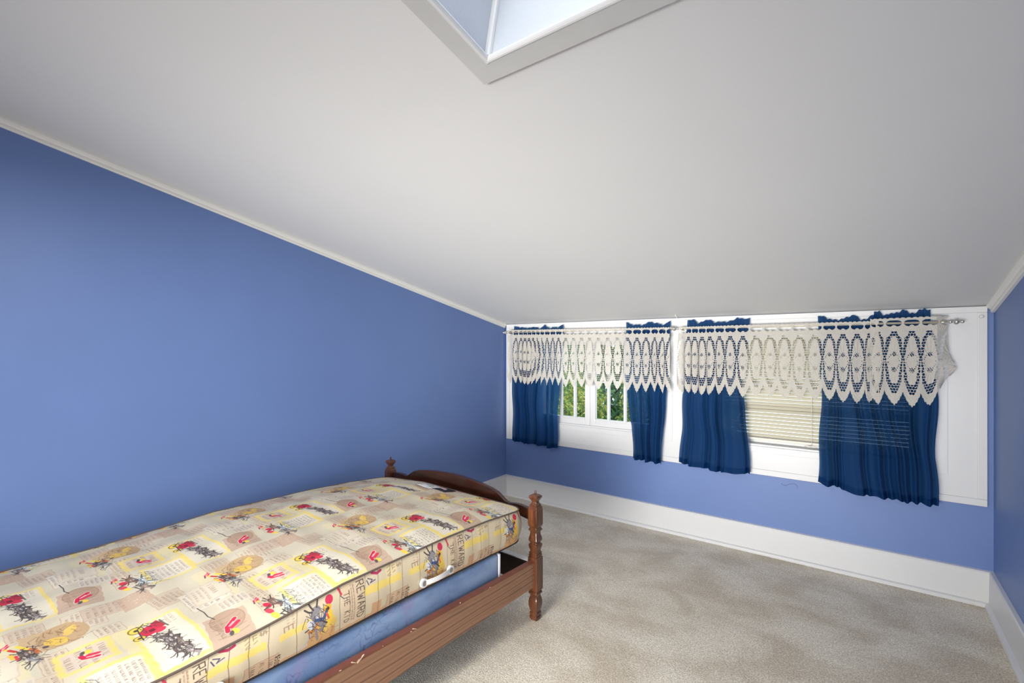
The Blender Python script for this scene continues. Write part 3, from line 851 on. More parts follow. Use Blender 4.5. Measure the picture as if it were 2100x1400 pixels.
def draw_side_print():
    """strip for the mattress edge: width runs down the side (0 = top seam), height along the bed (one repeat)"""
    rs = np.random.RandomState(5)
    Wd = 0.19; cv = Canvas(Wd, TH, (212, 196, 166), ox=0.0, oy=-0.25)
    class Wrap: pass
    YEL = (234, 206, 104); TAN = (200, 158, 118); INK = (92, 74, 66)
    cv.rect(0.055, 0.06, 0.026, 0.20, 0.0, YEL, 0.85, 0.003); cv.rect(0.06, -0.20, 0.022, 0.12, 0.0, YEL, 0.8, 0.003)
    cv.rect(0.165, -0.03, 0.05, 0.5, 0.0, (206, 166, 128), 0.9, 0.004)
    cv.rect(0.135, 0.065, 0.06, 0.035, 0, (206, 162, 124), 1, 0.002)
    cv.rect(0.068, -0.02, 0.135, 0.075, 0, (212, 190, 160), 1, 0.002)
    cv.scribbletext(0.070, -0.027, 0.12, 0.022, 0, 3, (126, 98, 84), rs, 0.7)
    cv.text('REWARD', 0.012, -0.008, 0.026, 0, (78, 62, 56), 0.0024, 0.83)
    cv.text('THE KID', 0.030, -0.052, 0.017, 0, (86, 70, 62), 0.0018, 0.9)
    cv.rect(0.13, 0.155, 0.055, 0.10, 0, (206, 176, 144), 1, 0.002, (160, 126, 104), 0.0012)
    cv.scribbletext(0.13, 0.150, 0.045, 0.07, 0, 3, (120, 94, 80), rs, 0.75)
    for y_ in (0.184, 0.184 - TH): cv.text('$5000', 0.112, y_, 0.0145, 0, (56, 48, 46), 0.0018, 0.8)
    cv.rect(0.025, 0.125, 0.04, 0.045, 0, (222, 204, 160), 1, 0.002); cv.scribbletext(0.025, 0.125, 0.04, 0.04, 0, 2, (150, 122, 96), rs, 0.8)
    cv.text('$', 0.012, 0.148, 0.018, 0, (150, 124, 96), 0.002)
    # tan ground with scratchy rock lines under the rider
    cv.rect(0.125, -0.125, 0.08, 0.085, 0.05, (212, 166, 112), 1, 0.004); cv.rect(0.09, -0.11, 0.05, 0.05, 0.4, (230, 196, 96), 0.8, 0.004)
    scribble(cv, 0.130, -0.125, 0.07, 0.08, 26, (156, 108, 66), rs, 0.0013, 0.2, 0.8)
    # rider and grey horse, gold and red saddle gear
    horse(cv, 0.052, -0.145, 1.5, (142, 136, 138), (222, 222, 226), rs, (72, 66, 70)); cv.ell(0.070, -0.160, 0.018, 0.011, 0.6, (216, 214, 216))
    cv.ell(0.022, -0.100, 0.014, 0.012, 0.2, (204, 48, 82)); cv.ell(0.044, -0.108, 0.012, 0.012, 0.2, (238, 170, 48)); cv.ell(0.046, -0.108, 0.005, 0.006, 0.2, (70, 44, 40))
    cv.line([(0.052, -0.112), (0.070, -0.122), (0.064, -0.146)], 0.010, (70, 84, 128)); cv.line([(0.060, -0.100), (0.092, -0.104)], 0.013, (236, 196, 62)); cv.line([(0.058, -0.112), (0.076, -0.106)], 0.006, (214, 96, 60))
    cv.line([(0.078, -0.140), (0.094, -0.150), (0.088, -0.168)], 0.008, (222, 140, 60)); cv.line([(0.095, -0.145), (0.135, -0.136)], 0.007, (150, 140, 140)); cv.line([(0.10, -0.160), (0.135, -0.178), (0.142, -0.20)], 0.006, (196, 190, 190))
    scribble(cv, 0.060, -0.145, 0.07, 0.06, 30, (66, 60, 70), rs, 0.0016, 0.2)
    # red and slate squiggle under the top seam
    cv.line([(0.006, 0.052), (0.014, 0.070), (0.010, 0.085)], 0.008, (184, 52, 92)); cv.line([(0.018, 0.035), (0.026, 0.050), (0.034, 0.042), (0.030, 0.060)], 0.003, (84, 76, 104)); cv.line([(0.022, 0.030), (0.038, 0.036)], 0.003, (84, 76, 104))
    cv.line([(0.004, -0.068), (0.028, -0.060)], 0.006, (204, 60, 84)); cv.line([(0.03, -0.064), (0.045, -0.052)], 0.0025, (90, 96, 96))
    cv.text('E', 0.035, -0.235, 0.024, 0, (160, 132, 104), 0.003); cv.scribbletext(0.02, -0.215, 0.04, 0.03, 0, 2, (160, 132, 104), rs, 0.7)
    # quilting seams down the side, slightly bowed
    for y in (-0.20, -0.066, 0.022, 0.070, 0.118, 0.168):
        cv.line([(0.0, y + 0.006), (0.06, y - 0.004), (0.12, y), (0.19, y + 0.010)], 0.0013, (96, 74, 62), 0.9)
    cv.a += rs.normal(0, 0.012, cv.a.shape[:2])[..., None]
    return cv


def make_img(name, arr):
    arr = np.clip(arr, 0, 1)
    h, w = arr.shape[:2]
    im = bpy.data.images.new(name, w, h)
    buf = np.ones((h, w, 4), np.float32); buf[..., :3] = arr
    im.pixels.foreach_set(buf.ravel()); im.update(); im.pack()
    return im


def fabric(name, img):
    t = NT(name)
    uv = t.node('ShaderNodeUVMap'); uv.uv_map = 'UVMap'
    ti = t.node('ShaderNodeTexImage'); ti.image = img; ti.extension = 'REPEAT'
    t.l(uv.outputs[0], ti.inputs[0])
    n = t.noise(t.coord(), 5, 3)
    t.l(t.mix(1.0, ti.outputs[0], t.ramp(n, [(0.3, (0.97, 0.97, 0.97)), (0.7, (1.03, 1.03, 1.02))]), 'MULTIPLY'), t.p.inputs['Base Color'])
    t.p.inputs['Roughness'].default_value = 0.75
    t.bump(t.noise(t.coord(), 700, 2), 0.12, 0.001)
    return t.m


top_cv = draw_top_print(); side_cv = draw_side_print()
# top tile: two columns wide, second dropped half a repeat
H_, W_ = top_cv.a.shape[:2]
tile = np.concatenate([top_cv.a, np.roll(top_cv.a, -int(round(H_ * 0.5)), 0)], 1)
M['ticking_top'] = fabric('printed_ticking', make_img('ticking_print', tile))
M['ticking_side'] = fabric('printed_ticking_border', make_img('ticking_border_print', side_cv.a))

# ---- mattress geometry in bed-local coordinates
mat_root = empty('mattress', BED + Vector((0, 0, 0.375)), BROT)
tag(mat_root, 'single mattress in cream western-print ticking lying on the blue box spring', 'mattress')
MX0, MX1, MY0, MY1 = -1.075, -0.018, -2.02, -0.040


def seam_z(y): return float(np.interp(y, [-2.0, -1.7, -1.41, -1.2, -0.97, -0.56, -0.3, -0.04], [0.480, 0.482, 0.486, 0.500, 0.526, 0.535, 0.531, 0.515])) - 0.375
def far_drop(x, y): return float(np.interp(x, [MX0, MX0 + 0.35], [1.0, 0.0]) * np.interp(y, [-2, -1.2, -0.8, -0.3, -0.04], [0.014, 0.006, -0.010, -0.024, -0.030]))
def bot_z(y): return float(np.interp(y, [-2.0, -1.2, -0.75, -0.3, -0.14, -0.04], [0.378, 0.378, 0.384, 0.380, 0.377, 0.381])) - 0.375


def outline(inset, rc):
    """closed rounded outline, dense, counter-clockwise, list of (x, y, s) with s = running length"""
    x0, x1, y0, y1 = MX0 + inset, MX1 - inset, MY0 + inset, MY1 - inset
    pts = []
    def seg(a, b, n):
        for k in range(n): pts.append((a[0] + (b[0] - a[0]) * k / n, a[1] + (b[1] - a[1]) * k / n))
    def arc(cx_, cy_, a0):
        for k in range(8):
            a = math.radians(a0 + 90 * k / 8); pts.append((cx_ + rc * math.cos(a), cy_ + rc * math.sin(a)))
    seg((x1, y0 + rc), (x1, y1 - rc), 60); arc(x1 - rc, y1 - rc, 0)
    seg((x1 - rc, y1), (x0 + rc, y1), 34); arc(x0 + rc, y1 - rc, 90)
    seg((x0, y1 - rc), (x0, y0 + rc), 60); arc(x0 + rc, y0 + rc, 180)
    seg((x0 + rc, y0), (x1 - rc, y0), 34); arc(x1 - rc, y0 + rc, 270)
    return pts


# border (side band)
NB = 12; RC = 0.075
base = outline(0.0, RC)
n = len(base)
vs = []; uvs = []
for j in range(NB + 1):
    f_ = j / NB
    for (x, y) in base:
        cxm, cym = (MX0 + MX1) / 2, (MY0 + MY1) / 2
        bul = 0.016 * math.sin(math.pi * f_)
        # outward direction from a slightly inset outline
        ix = min(max(x, MX0 + RC), MX1 - RC); iy = min(max(y, MY0 + RC), MY1 - RC)
        d = Vector((x - ix, y - iy))
        if d.length > 1e-6: d.normalize()
        quilt = 0.0022 * math.cos(2 * math.pi * (y + x) / 0.048) * math.sin(math.pi * f_)
        zt, zb_ = seam_z(y) + far_drop(x, y), bot_z(y)
        vs.append((x + d.x * (bul + quilt) - d.x * 0.012, y + d.y * (bul + quilt) - d.y * 0.012, zt + (zb_ - zt) * f_))
fs = []; fuv = []
s_len = [0.0]
for k in range(n):
    a, b = base[k], base[(k + 1) % n]; s_len.append(s_len[-1] + math.hypot(b[0] - a[0], b[1] - a[1]))
s_at_corner = s_len[60]
for j in range(NB):
    for k in range(n):
        k2 = (k + 1) % n
        fs.append((j * n + k, (j + 1) * n + k, (j + 1) * n + k2, j * n + k2))
        # u runs down (0..0.19), v along the bed; v = y on the near side
        def UV(kk, jj):
            yy = (MY1 - RC) + (s_len[kk] - s_at_corner)
            return (jj / NB * 0.155 / 0.19, (yy + 0.472 + 0.25) / TH)
        fuv += [UV(k, j), UV(k, j + 1), UV(k + 1, j + 1), UV(k + 1, j)]
me = bpy.data.meshes.new('border'); me.from_pydata(vs, [], fs)
uvl = me.uv_layers.new(name='UVMap'); uvl.data.foreach_set('uv', np.array(fuv, np.float32).ravel())
me.update()
link('border', me, M['ticking_side'], mat_root, True)

# top and bottom panels: polar-free grid clipped by a superellipse mapping of the rounded rectangle
def panel(name, up, mat):
    NU, NV = 90, 160
    V = np.zeros((NU, NV, 3)); UVc = np.zeros((NU, NV, 2))
    cxm, cym = (MX0 + MX1) / 2, (MY0 + MY1) / 2; hw, hl = (MX1 - MX0) / 2 - 0.012, (MY1 - MY0) / 2 - 0.012
    r = RC - 0.010
    for i in range(NU):
        a = -1 + 2 * i / (NU - 1)
        a = math.sin(a * math.pi / 2) * 0.4 + a * 0.6
        for j in range(NV):
            b = -1 + 2 * j / (NV - 1)
            b = math.sin(b * math.pi / 2) * 0.25 + b * 0.75
            x = a * hw; y = b * hl
            # pull corners in on to the rounded corner
            ex, ey = abs(x) - (hw - r), abs(y) - (hl - r)
            if ex > 0 and ey > 0:
                q = math.hypot(ex, ey); mx_ = max(ex, ey)
                kk = mx_ / q if q > 1e-9 else 1
                x = math.copysign(hw - r + ex * kk, x); y = math.copysign(hl - r + ey * kk, y)
            dx, dy = hw - abs(x), hl - abs(y)
            ex, ey = max(0, abs(x) - (hw - r)), max(0, abs(y) - (hl - r))
            dist = min(dx, dy) if not (ex > 0 and ey > 0) else r - math.hypot(ex, ey)
            dist = max(dist, 0)
            X, Y = x + cxm, y + cym
            if up:
                crown = 0.026 * (1 - math.exp(-dist / 0.060)) + 0.004 * math.sin(X * 9 + 1) * min(1, dist / .1)
                # shallow biscuit quilting
                q_ = 0.0022 * (math.cos(2 * math.pi * X / 0.16) + math.cos(2 * math.pi * Y / 0.148 + 0.6)) * min(1, dist / 0.08)
                far = np.interp(X, [MX0, MX1], [-0.020, 0.0]) * np.interp(Y, [-0.5, -0.04], [0.2, 1.0])
                z = seam_z(Y) + crown + q_ + far_drop(X, Y) + far * (1 - math.exp(-abs(X - MX1) / 0.2)) * min(1, dist / 0.1)
            else:
                z = bot_z(Y) - 0.004 * (1 - math.exp(-dist / 0.05))
            V[i, j] = (X, Y, z)
            UVc[i, j] = ((X + 0.242 + 0.10) / (2 * TW), (Y + 0.520 + 0.22) / TH)
    F_ = grid_faces(NU, NV)
    me = fast_mesh(name, V.reshape(-1, 3), F_)
    uvl = me.uv_layers.new(name='UVMap')
    li = np.zeros(len(me.loops), np.int32); me.loops.foreach_get('vertex_index', li)
    uvl.data.foreach_set('uv', UVc.reshape(-1, 2)[li].astype(np.float32).ravel())
    return link(name, me, mat, mat_root, True), V


top_o, TOPV = panel('top_panel', True, M['ticking_top'])
panel('bottom_panel', False, M['ticking_side'])


def inset_loop(off, zf, out=0.0):
    pts = []
    for (x, y) in base:
        ix = min(max(x, MX0 + RC), MX1 - RC); iy = min(max(y, MY0 + RC), MY1 - RC)
        d = Vector((x - ix, y - iy)); d.normalize()
        pts.append((x - d.x * off, y - d.y * off, zf(y) + (far_drop(x, y) if zf is seam_z else 0)))
    pts.append(pts[0])
    return pts


MB().tube(inset_loop(0.0095, seam_z), 0.0034, 8, cap=False).build('piping', M['piping'], mat_root, True)
MB().tube(inset_loop(0.0110, bot_z), 0.0028, 8, cap=False).build('piping', M['black_edge'], mat_root, True)


def handle(ya, yb_, za, zb_):
    m = MB(); xs = MX1 + 0.006
    # strap, bowed out slightly
    P = []
    N = 14
    for k in range(N + 1):
        f_ = k / N
        y = ya + (yb_ - ya) * f_; z = za + (zb_ - za) * f_; w = 0.0085
        bow = 0.010 * math.sin(math.pi * f_)
        P.append((xs + 0.002 + bow, y, z, w))
    vs = []
    for (x, y, z, w) in P:
        vs += [(x, y, z - w), (x + 0.0025, y, z - w), (x + 0.0025, y, z + w), (x, y, z + w)]
    fs = []
    for k in range(N):
        for q in range(4): fs.append((4 * k + q, 4 * k + (q + 1) % 4, 4 * k + 4 + (q + 1) % 4, 4 * k + 4 + q))
    fs += [(0, 1, 2, 3), (4 * N + 3, 4 * N + 2, 4 * N + 1, 4 * N)]
    m.add(vs, fs)
    for (y, z) in ((ya, za), (yb_, zb_)):
        m.tube([(xs - 0.004, y, z), (xs + 0.005, y, z)], 0.0155, 24)
    h = m.build('handle', M['white_plastic'], mat_root)
    tag(h, 'white plastic carrying handle with grey eyelets')
    for (y, z) in ((ya, za), (yb_, zb_)):
        m = MB().tube([(xs - 0.002, y, z), (xs + 0.0062, y, z)], 0.0095, 20)
        m.build('eyelet', M['steel'], h)


handle(-0.660, -0.530, 0.415 - 0.375, 0.416 - 0.375)
handle(-1.460, -1.318, 0.405 - 0.375, 0.405 - 0.375)


def top_z(X, Y):
    i = np.argmin((TOPV[:, :, 0] - X) ** 2 + (TOPV[:, :, 1] - Y) ** 2)
    return TOPV.reshape(-1, 3)[i, 2]


def tag_patch(name, x0, x1, y0, y1, mat, dz=0.002, label=None):
    V = []; NU, NV = 8, 5
    for i in range(NU):
        for j in range(NV):
            X = x0 + (x1 - x0) * i / (NU - 1); Y = y0 + (y1 - y0) * j / (NV - 1); V.append((X, Y, top_z(X, Y) + dz))
    o = link(name, fast_mesh(name, V, grid_faces(NU, NV)), mat, mat_root, True)
    s_ = o.modifiers.new('solid', 'SOLIDIFY'); s_.thickness = 0.001
    if label: tag(o, label)
    return o


lab = tag_patch('law_label', -0.64, -0.535, -0.175, -0.085, M['label_white'], 0.0022, 'white care label sewn near the foot end')
m = MB()
for k in range(4):
    z = top_z(-0.59, -0.13) + 0.0036
    m.box(-0.62, -0.56 + 0.01 * (k % 2), -0.158 + 0.018 * k, -0.155 + 0.018 * k, z - 0.001, z)
m.build('label_print', M['ink'], lab)
lab = tag_patch('brand_tag', -0.525, -0.435, -0.165, -0.085, M['label_navy'], 0.0028, 'small navy tag with pale mark')
z = top_z(-0.48, -0.125) + 0.0044
MB().box(-0.50, -0.462, -0.138, -0.118, z - 0.001, z).build('label_print', M['label_print'], lab)

# ------------------------------------------------------------------ curtain rods
YROD = 3.168; ZROD = 1.383


def finial(m, x, d, s_=1.0):
    P = [(0, .0035), (.012, .0035), (.016, .0075), (.020, .0085), (.026, .0075), (.029, .004), (.032, .006), (.036, .012), (.041, .0150), (.046, .0150), (.051, .012), (.055, .006), (.058, .0045), (.061, .007), (.066, .0095), (.071, .0085), (.075, .003)]
    m.tube([(x + d * p * s_, YROD, ZROD + dz0) for p, r in P], [r * s_ for p, r in P], 16)


for (x0, x1, lab_, dz0, nm) in ((-2.405, -1.085, 'thin metal curtain rod over the left clear window', 0.004, 0), (-0.985, 0.312, 'thin metal curtain rod over the right window with blinds', 0.0, 1)):
    rt = empty('curtain_rod', (0, 0, 0)); tag(rt, lab_, 'curtain rod', 'curtain rods')
    z = ZROD + dz0
    MB().tube([(x0, YROD, z), (x1, YROD, z)], 0.0062, 14).build('front_rod', M['rod'], rt, True)
    MB().tube([(x0 + .01, YROD + 0.022, z + 0.002), (x1 - .01, YROD + 0.022, z + 0.002)], 0.0045, 10).build('back_rod', M['rod'], rt, True)
    for (x, d) in ((x0, -1), (x1, 1)):
        m = MB(); finial(m, x, d, 0.92); m.build('finial', M['nickel'], rt, True)
        m = MB(); m.box(x - d * 0.012 - 0.004, x - d * 0.012 + 0.004, YROD - 0.004, YB - 0.012, z - 0.012, z - 0.006, 0.001)
        m.tube([(x - d * 0.016, YROD, z), (x - d * 0.006, YROD, z)], 0.0115, 16)
        m.box(x - d * 0.012 - 0.010, x - d * 0.012 + 0.010, YB - 0.017, YB - 0.013, z - 0.028, z + 0.010, 0.001)
        m.build('bracket', M['nickel'], rt)


# ------------------------------------------------------------------ navy curtain panels
def curtain(zs, xls, xrs, zbl, zbr, folds, amp, seed, label, sag=0.0, y0=3.190, ztop=1.436, gaps=()):
    rs = np.random.RandomState(seed)
    NU, NV = 240, 110
    u = np.linspace(0, 1, NU)
    def sm(x, n_, vals):
        t_ = np.clip(x, 0, 1) * (n_ - 1); i_ = np.minimum(t_.astype(int), n_ - 2); f_ = t_ - i_; f_ = f_ * f_ * (3 - 2 * f_)
        return vals[i_] * (1 - f_) + vals[i_ + 1] * f_
    nk = folds * 2 - 1
    alt = np.array([0.0 if k % 2 == 0 else 1.0 for k in range(nk)])
    kn = np.linspace(0, 1, nk); kn[1:-1] += rs.uniform(-0.36, 0.36, nk - 2) / (nk - 1)
    kn2 = kn.copy(); kn2[1:-1] += rs.uniform(-0.30, 0.30, nk - 2) / (nk - 1)
    hA = np.clip(alt + rs.uniform(-0.35, 0.35, nk), 0, 1); hB = np.clip(alt + rs.uniform(-0.5, 0.3, nk), 0, 1)
    gath = np.cumsum(rs.uniform(0.4, 1.6, NU)); gath = gath / gath[-1] * 2 * math.pi * folds * 2.6
    def relief(w):
        k_ = kn * (1 - w) + kn2 * w; h_ = hA * (1 - w) + hB * w
        idx = np.interp(u, k_, np.arange(nk)); i_ = np.minimum(idx.astype(int), nk - 2); f_ = idx - i_; f_ = f_ * f_ * (3 - 2 * f_)
        return h_[i_] * (1 - f_) + h_[i_ + 1] * f_
    npl = folds
    pc = (np.arange(npl) + 0.5) / npl + rs.uniform(-0.30, 0.30, npl) / npl
    pdrift = rs.uniform(-0.06, 0.06, npl); pdep = rs.uniform(0.55, 1.0, npl); pw = rs.uniform(0.006, 0.012, npl)
    V = np.zeros((NU, NV, 3))
    topn = np.interp(u, np.linspace(0, 1, 12), rs.uniform(-0.026, 0.010, 12)) + 0.0035 * np.sin(gath)
    ends = np.clip(1 - np.minimum(u, 1 - u) / 0.10, 0, 1) ** 0.6
    topn = topn * (1 - ends) + 0.004 * ends
    for j in range(NV):
        w = j / (NV - 1)
        rel = relief(w)
        zb_ = zbl + (zbr - zbl) * u - sag * np.sin(math.pi * u) - 0.009 * (relief(1.0) - 0.5)
        z = (ztop + topn) * (1 - w) + zb_ * w
        zm = float(np.mean(z))
        xl, xr = np.interp(zm, zs[::-1], xls[::-1]), np.interp(zm, zs[::-1], xrs[::-1])
        near_rod = math.exp(-((zm - 1.385) / 0.03) ** 2)
        low = min(1.0, max(0.0, (1.40 - zm) / 0.35))
        free = min(1.0, max(0.0, (1.02 - zm) / 0.18))
        wid = xr - xl
        dip = np.zeros(NU)
        for c_, dr, de, pw_ in zip(pc, pdrift, pdep, pw):
            d_ = (u - c_ - dr * w) * wid
            dip += de * (np.exp(-(d_ / pw_) ** 2) - 0.30 * np.exp(-((np.abs(d_) - 2.0 * pw_) / (1.1 * pw_)) ** 2))
        y = y0 + 0.004 * low - (amp * 0.75 + 0.010 * free) * low * rel - (0.012 + 0.006 * free) * low + dip * low * (0.014 + 0.026 * free) + 0.0035 * np.sin(gath) * (1 - low) ** 2
        y += 0.0012 * np.sin(u * 11 + zm * 13 + seed) * low
        y = y0 + (y - y0) * (1 - 0.55 * near_rod)
        # folds lean: x drifts with height
        x = xl + (xr - xl) * (u + 0.010 * np.sin(u * 9 + seed) * np.sin(math.pi * u) * low)
        x = x + 0.004 * np.sin(zm * 17 + seed + u * 3) * low
        V[:, j, 0] = x; V[:, j, 1] = np.minimum(y, YB - 0.0245 if True else y); V[:, j, 2] = z
    F_ = grid_faces(NU, NV)
    cx_ = (xls[0] + xrs[0]) / 2
    root = empty('curtain', (cx_, y0, ztop)); tag(root, label, 'curtain', 'navy curtain panels')
    V = V - np.array([cx_, y0, ztop])
    zz = V[:, :, 2].reshape(-1)[F_[:, 0]]
    isH = zz > (1.375 - ztop)
    cols = lambda mask: (lambda idx: (V.reshape(-1, 3)[idx[0]], idx[1]))(np.unique(F_[mask], return_inverse=True))
    for nm, mask, mat in (('header', isH, M['navy']), ('cloth', ~isH, M['navy'])):
        vv, inv = cols(mask)
        o = link(nm, fast_mesh(nm, vv, inv.reshape(-1, 4)), mat, root, True)
    # hem: a folded band along the bottom edge
    H0 = V[:, -1, :].copy(); 
    k = NV - 5
    hv = np.concatenate([V[:, j, :] + np.array([0, -0.0012, 0]) for j in range(k, NV)], 0).reshape(NV - k, NU, 3).transpose(1, 0, 2)
    o = link('hem', fast_mesh('hem', hv.reshape(-1, 3), grid_faces(NU, NV - k)), M['navy'], root, True)
    return root


ZZ = [1.44, 1.385, 1.0, 0.85, 0.70, 0.47]
curtain(ZZ, [-2.372, -2.372, -2.385, -2.380, -2.375, -2.377], [-1.894, -1.896, -1.920, -1.925, -1.932, -1.938], 0.478, 0.470, 5, 0.022, 2,
        'navy curtain panel hanging in the corner beside the left blue wall')
curtain(ZZ, [-1.376, -1.374, -1.374, -1.355, -1.325, -1.317], [-1.057, -1.060, -1.075, -1.085, -1.105, -1.113], 0.480, 0.468, 4, 0.022, 5,
        'navy curtain panel narrowing downward on the right side of the clear window')
curtain(ZZ, [-0.945, -0.950, -0.968, -0.975, -0.978, -0.995], [-0.572, -0.575, -0.615, -0.595, -0.578, -0.570], 0.500, 0.485, 4, 0.022, 8,
        'navy curtain panel over the left end of the blinds window', sag=0.018)
curtain(ZZ, [-0.224, -0.222, -0.205, -0.210, -0.214, -0.222], [0.045, 0.045, 0.060, 0.080, 0.105, 0.128], 0.495, 0.462, 4, 0.020, 11,
        'wide navy curtain panel right of the bare blinds, overlapping its neighbour', sag=0.012, y0=3.192, ztop=1.432)
curtain(ZZ, [0.030, 0.030, 0.052, 0.075, 0.100, 0.125], [0.258, 0.258, 0.285, 0.280, 0.276, 0.288], 0.462, 0.462, 4, 0.020, 14,
        'rightmost navy curtain panel, next to the white board end', y0=3.186, ztop=1.446)


# ------------------------------------------------------------------ lace valances
LP = 0.078                      # flat width of one motif


def lace_mask(U, Vv):
    """U metres along, Vv 0 (top) .. 1 (bottom); returns keep mask and relief"""
    u = (U / LP) % 1.0 - 0.5      # 0 = motif centre
    au = np.abs(u)
    keep = np.ones(U.shape, bool); rel = np.zeros(U.shape)
    # scalloped bottom edge with small teeth, scalloped top edge
    edge = 0.995 - 0.150 * (au / 0.5) ** 1.45 + 0.014 * (np.abs(np.sin(u * math.pi * 7 + math.pi / 2)) - 0.5)
    keep &= Vv < edge
    keep &= Vv > 0.012 + 0.012 * np.abs(np.sin(u * math.pi * 3)) * -1 + 0.006
    # eyelets for the rod: long openings either side of a crossing cord
    e = np.minimum(np.abs(au - 0.0), 9)
    dv = Vv - 0.072
    eye = (((au / 0.435) ** 3.0 + (np.abs(dv) / 0.034) ** 2.2) < 1) & ~((au < 0.13) & (dv > 0.016 + au * 0.09))
    keep &= ~eye
    # net of small rounded holes on a staggered lattice
    px, pv = 1.0 / 6, 0.031
    def lat(uu, vv, pu, pvv, ru, rv):
        row = np.floor(vv / pvv); off = (row % 2) * 0.5
        cu = (uu / pu + off) - np.floor(uu / pu + off) - 0.5; cv_ = vv / pvv - row - 0.5
        return (np.abs(cu) / ru) ** 2.3 + (np.abs(cv_) / rv) ** 2.3 < 1
    hole = lat(u + 0.5 + px / 2, Vv, px, pv, 0.42, 0.455)
    # rows of net follow an egg outline round each palm-leaf motif
    vy = np.where(Vv < 0.50, (Vv - 0.50) / 0.325, (Vv - 0.50) / 0.325)
    egg = (au / np.where(Vv < 0.5, 0.39, 0.36)) ** 2.2 + np.abs(vy) ** 1.7
    pinch = np.exp(-((Vv - 0.49) / 0.07) ** 2)
    net = (egg > 0.80 + 0.35 * pinch) & (egg < 1.75) & (Vv > 0.165) & (Vv < 0.86)
    # solid scallop tops between the motifs
    net &= ~((au > 0.5 - 0.5 * np.clip((0.255 - Vv) / 0.09, 0, 0.62)) & (Vv < 0.255))
    net &= ~((au > 0.5 - 0.9 * np.clip((Vv - 0.72) / 0.16, 0, 0.45)) & (Vv > 0.72))
    net &= ~((Vv > 0.80) & (au > 0.33 - (Vv - 0.80) * 3.2))
    belly = (Vv > 0.755) & (Vv < 0.868) & (au < 0.34 - (Vv - 0.755) * 2.1)
    net |= belly
    keep &= ~(net & hole)
    # two small lozenges of pin holes inside the motif, and a beaded ring at its waist
    loz = (np.abs(Vv - 0.415) / 0.036 + au / 0.15 < 1) | (np.abs(Vv - 0.600) / 0.036 + au / 0.15 < 1)
    keep &= ~(loz & lat(u + 0.5, Vv, 0.11, 0.0165, 0.34, 0.36))
    ringr = np.hypot(au / 0.30, (Vv - 0.505) / 0.085)
    beads = (np.abs(ringr - 1.0) < 0.13)
    keep &= ~(beads & lat(u + 0.5, Vv, 0.13, 0.021, 0.22, 0.27))
    # relief: fan ribs, petals, cord rims
    ang = np.arctan2(au, (0.46 - Vv) * 3.2); rr = np.hypot(au, (0.46 - Vv) * 3.2)
    rel += np.where((Vv > 0.20) & (Vv < 0.45) & (egg < 0.8), 0.0011 * np.cos(ang * 15), 0)
    ang2 = np.arctan2(au, (Vv - 0.58) * 3.2)
    rel += np.where((Vv > 0.60) & (Vv < 0.78) & (egg < 0.8), 0.0011 * np.cos(ang2 * 15), 0)
    rel += np.where((np.abs(Vv - 0.52) < 0.055) & (au < 0.22), 0.0012 * np.cos(np.hypot(au * 1.0, (Vv - 0.52) * 4.4) * 70), 0)
    rel += np.where((Vv > 0.10) & (Vv < 0.165), 0.0010 * np.cos(np.hypot(au, (Vv - 0.165) * 4.5) * 60), 0)
    rel += np.where(Vv > 0.86, 0.0012 * np.cos((edge - Vv) * 130), 0)
    rim = np.where(net & ~hole, 0.0006, 0)
    return keep, rel + rim


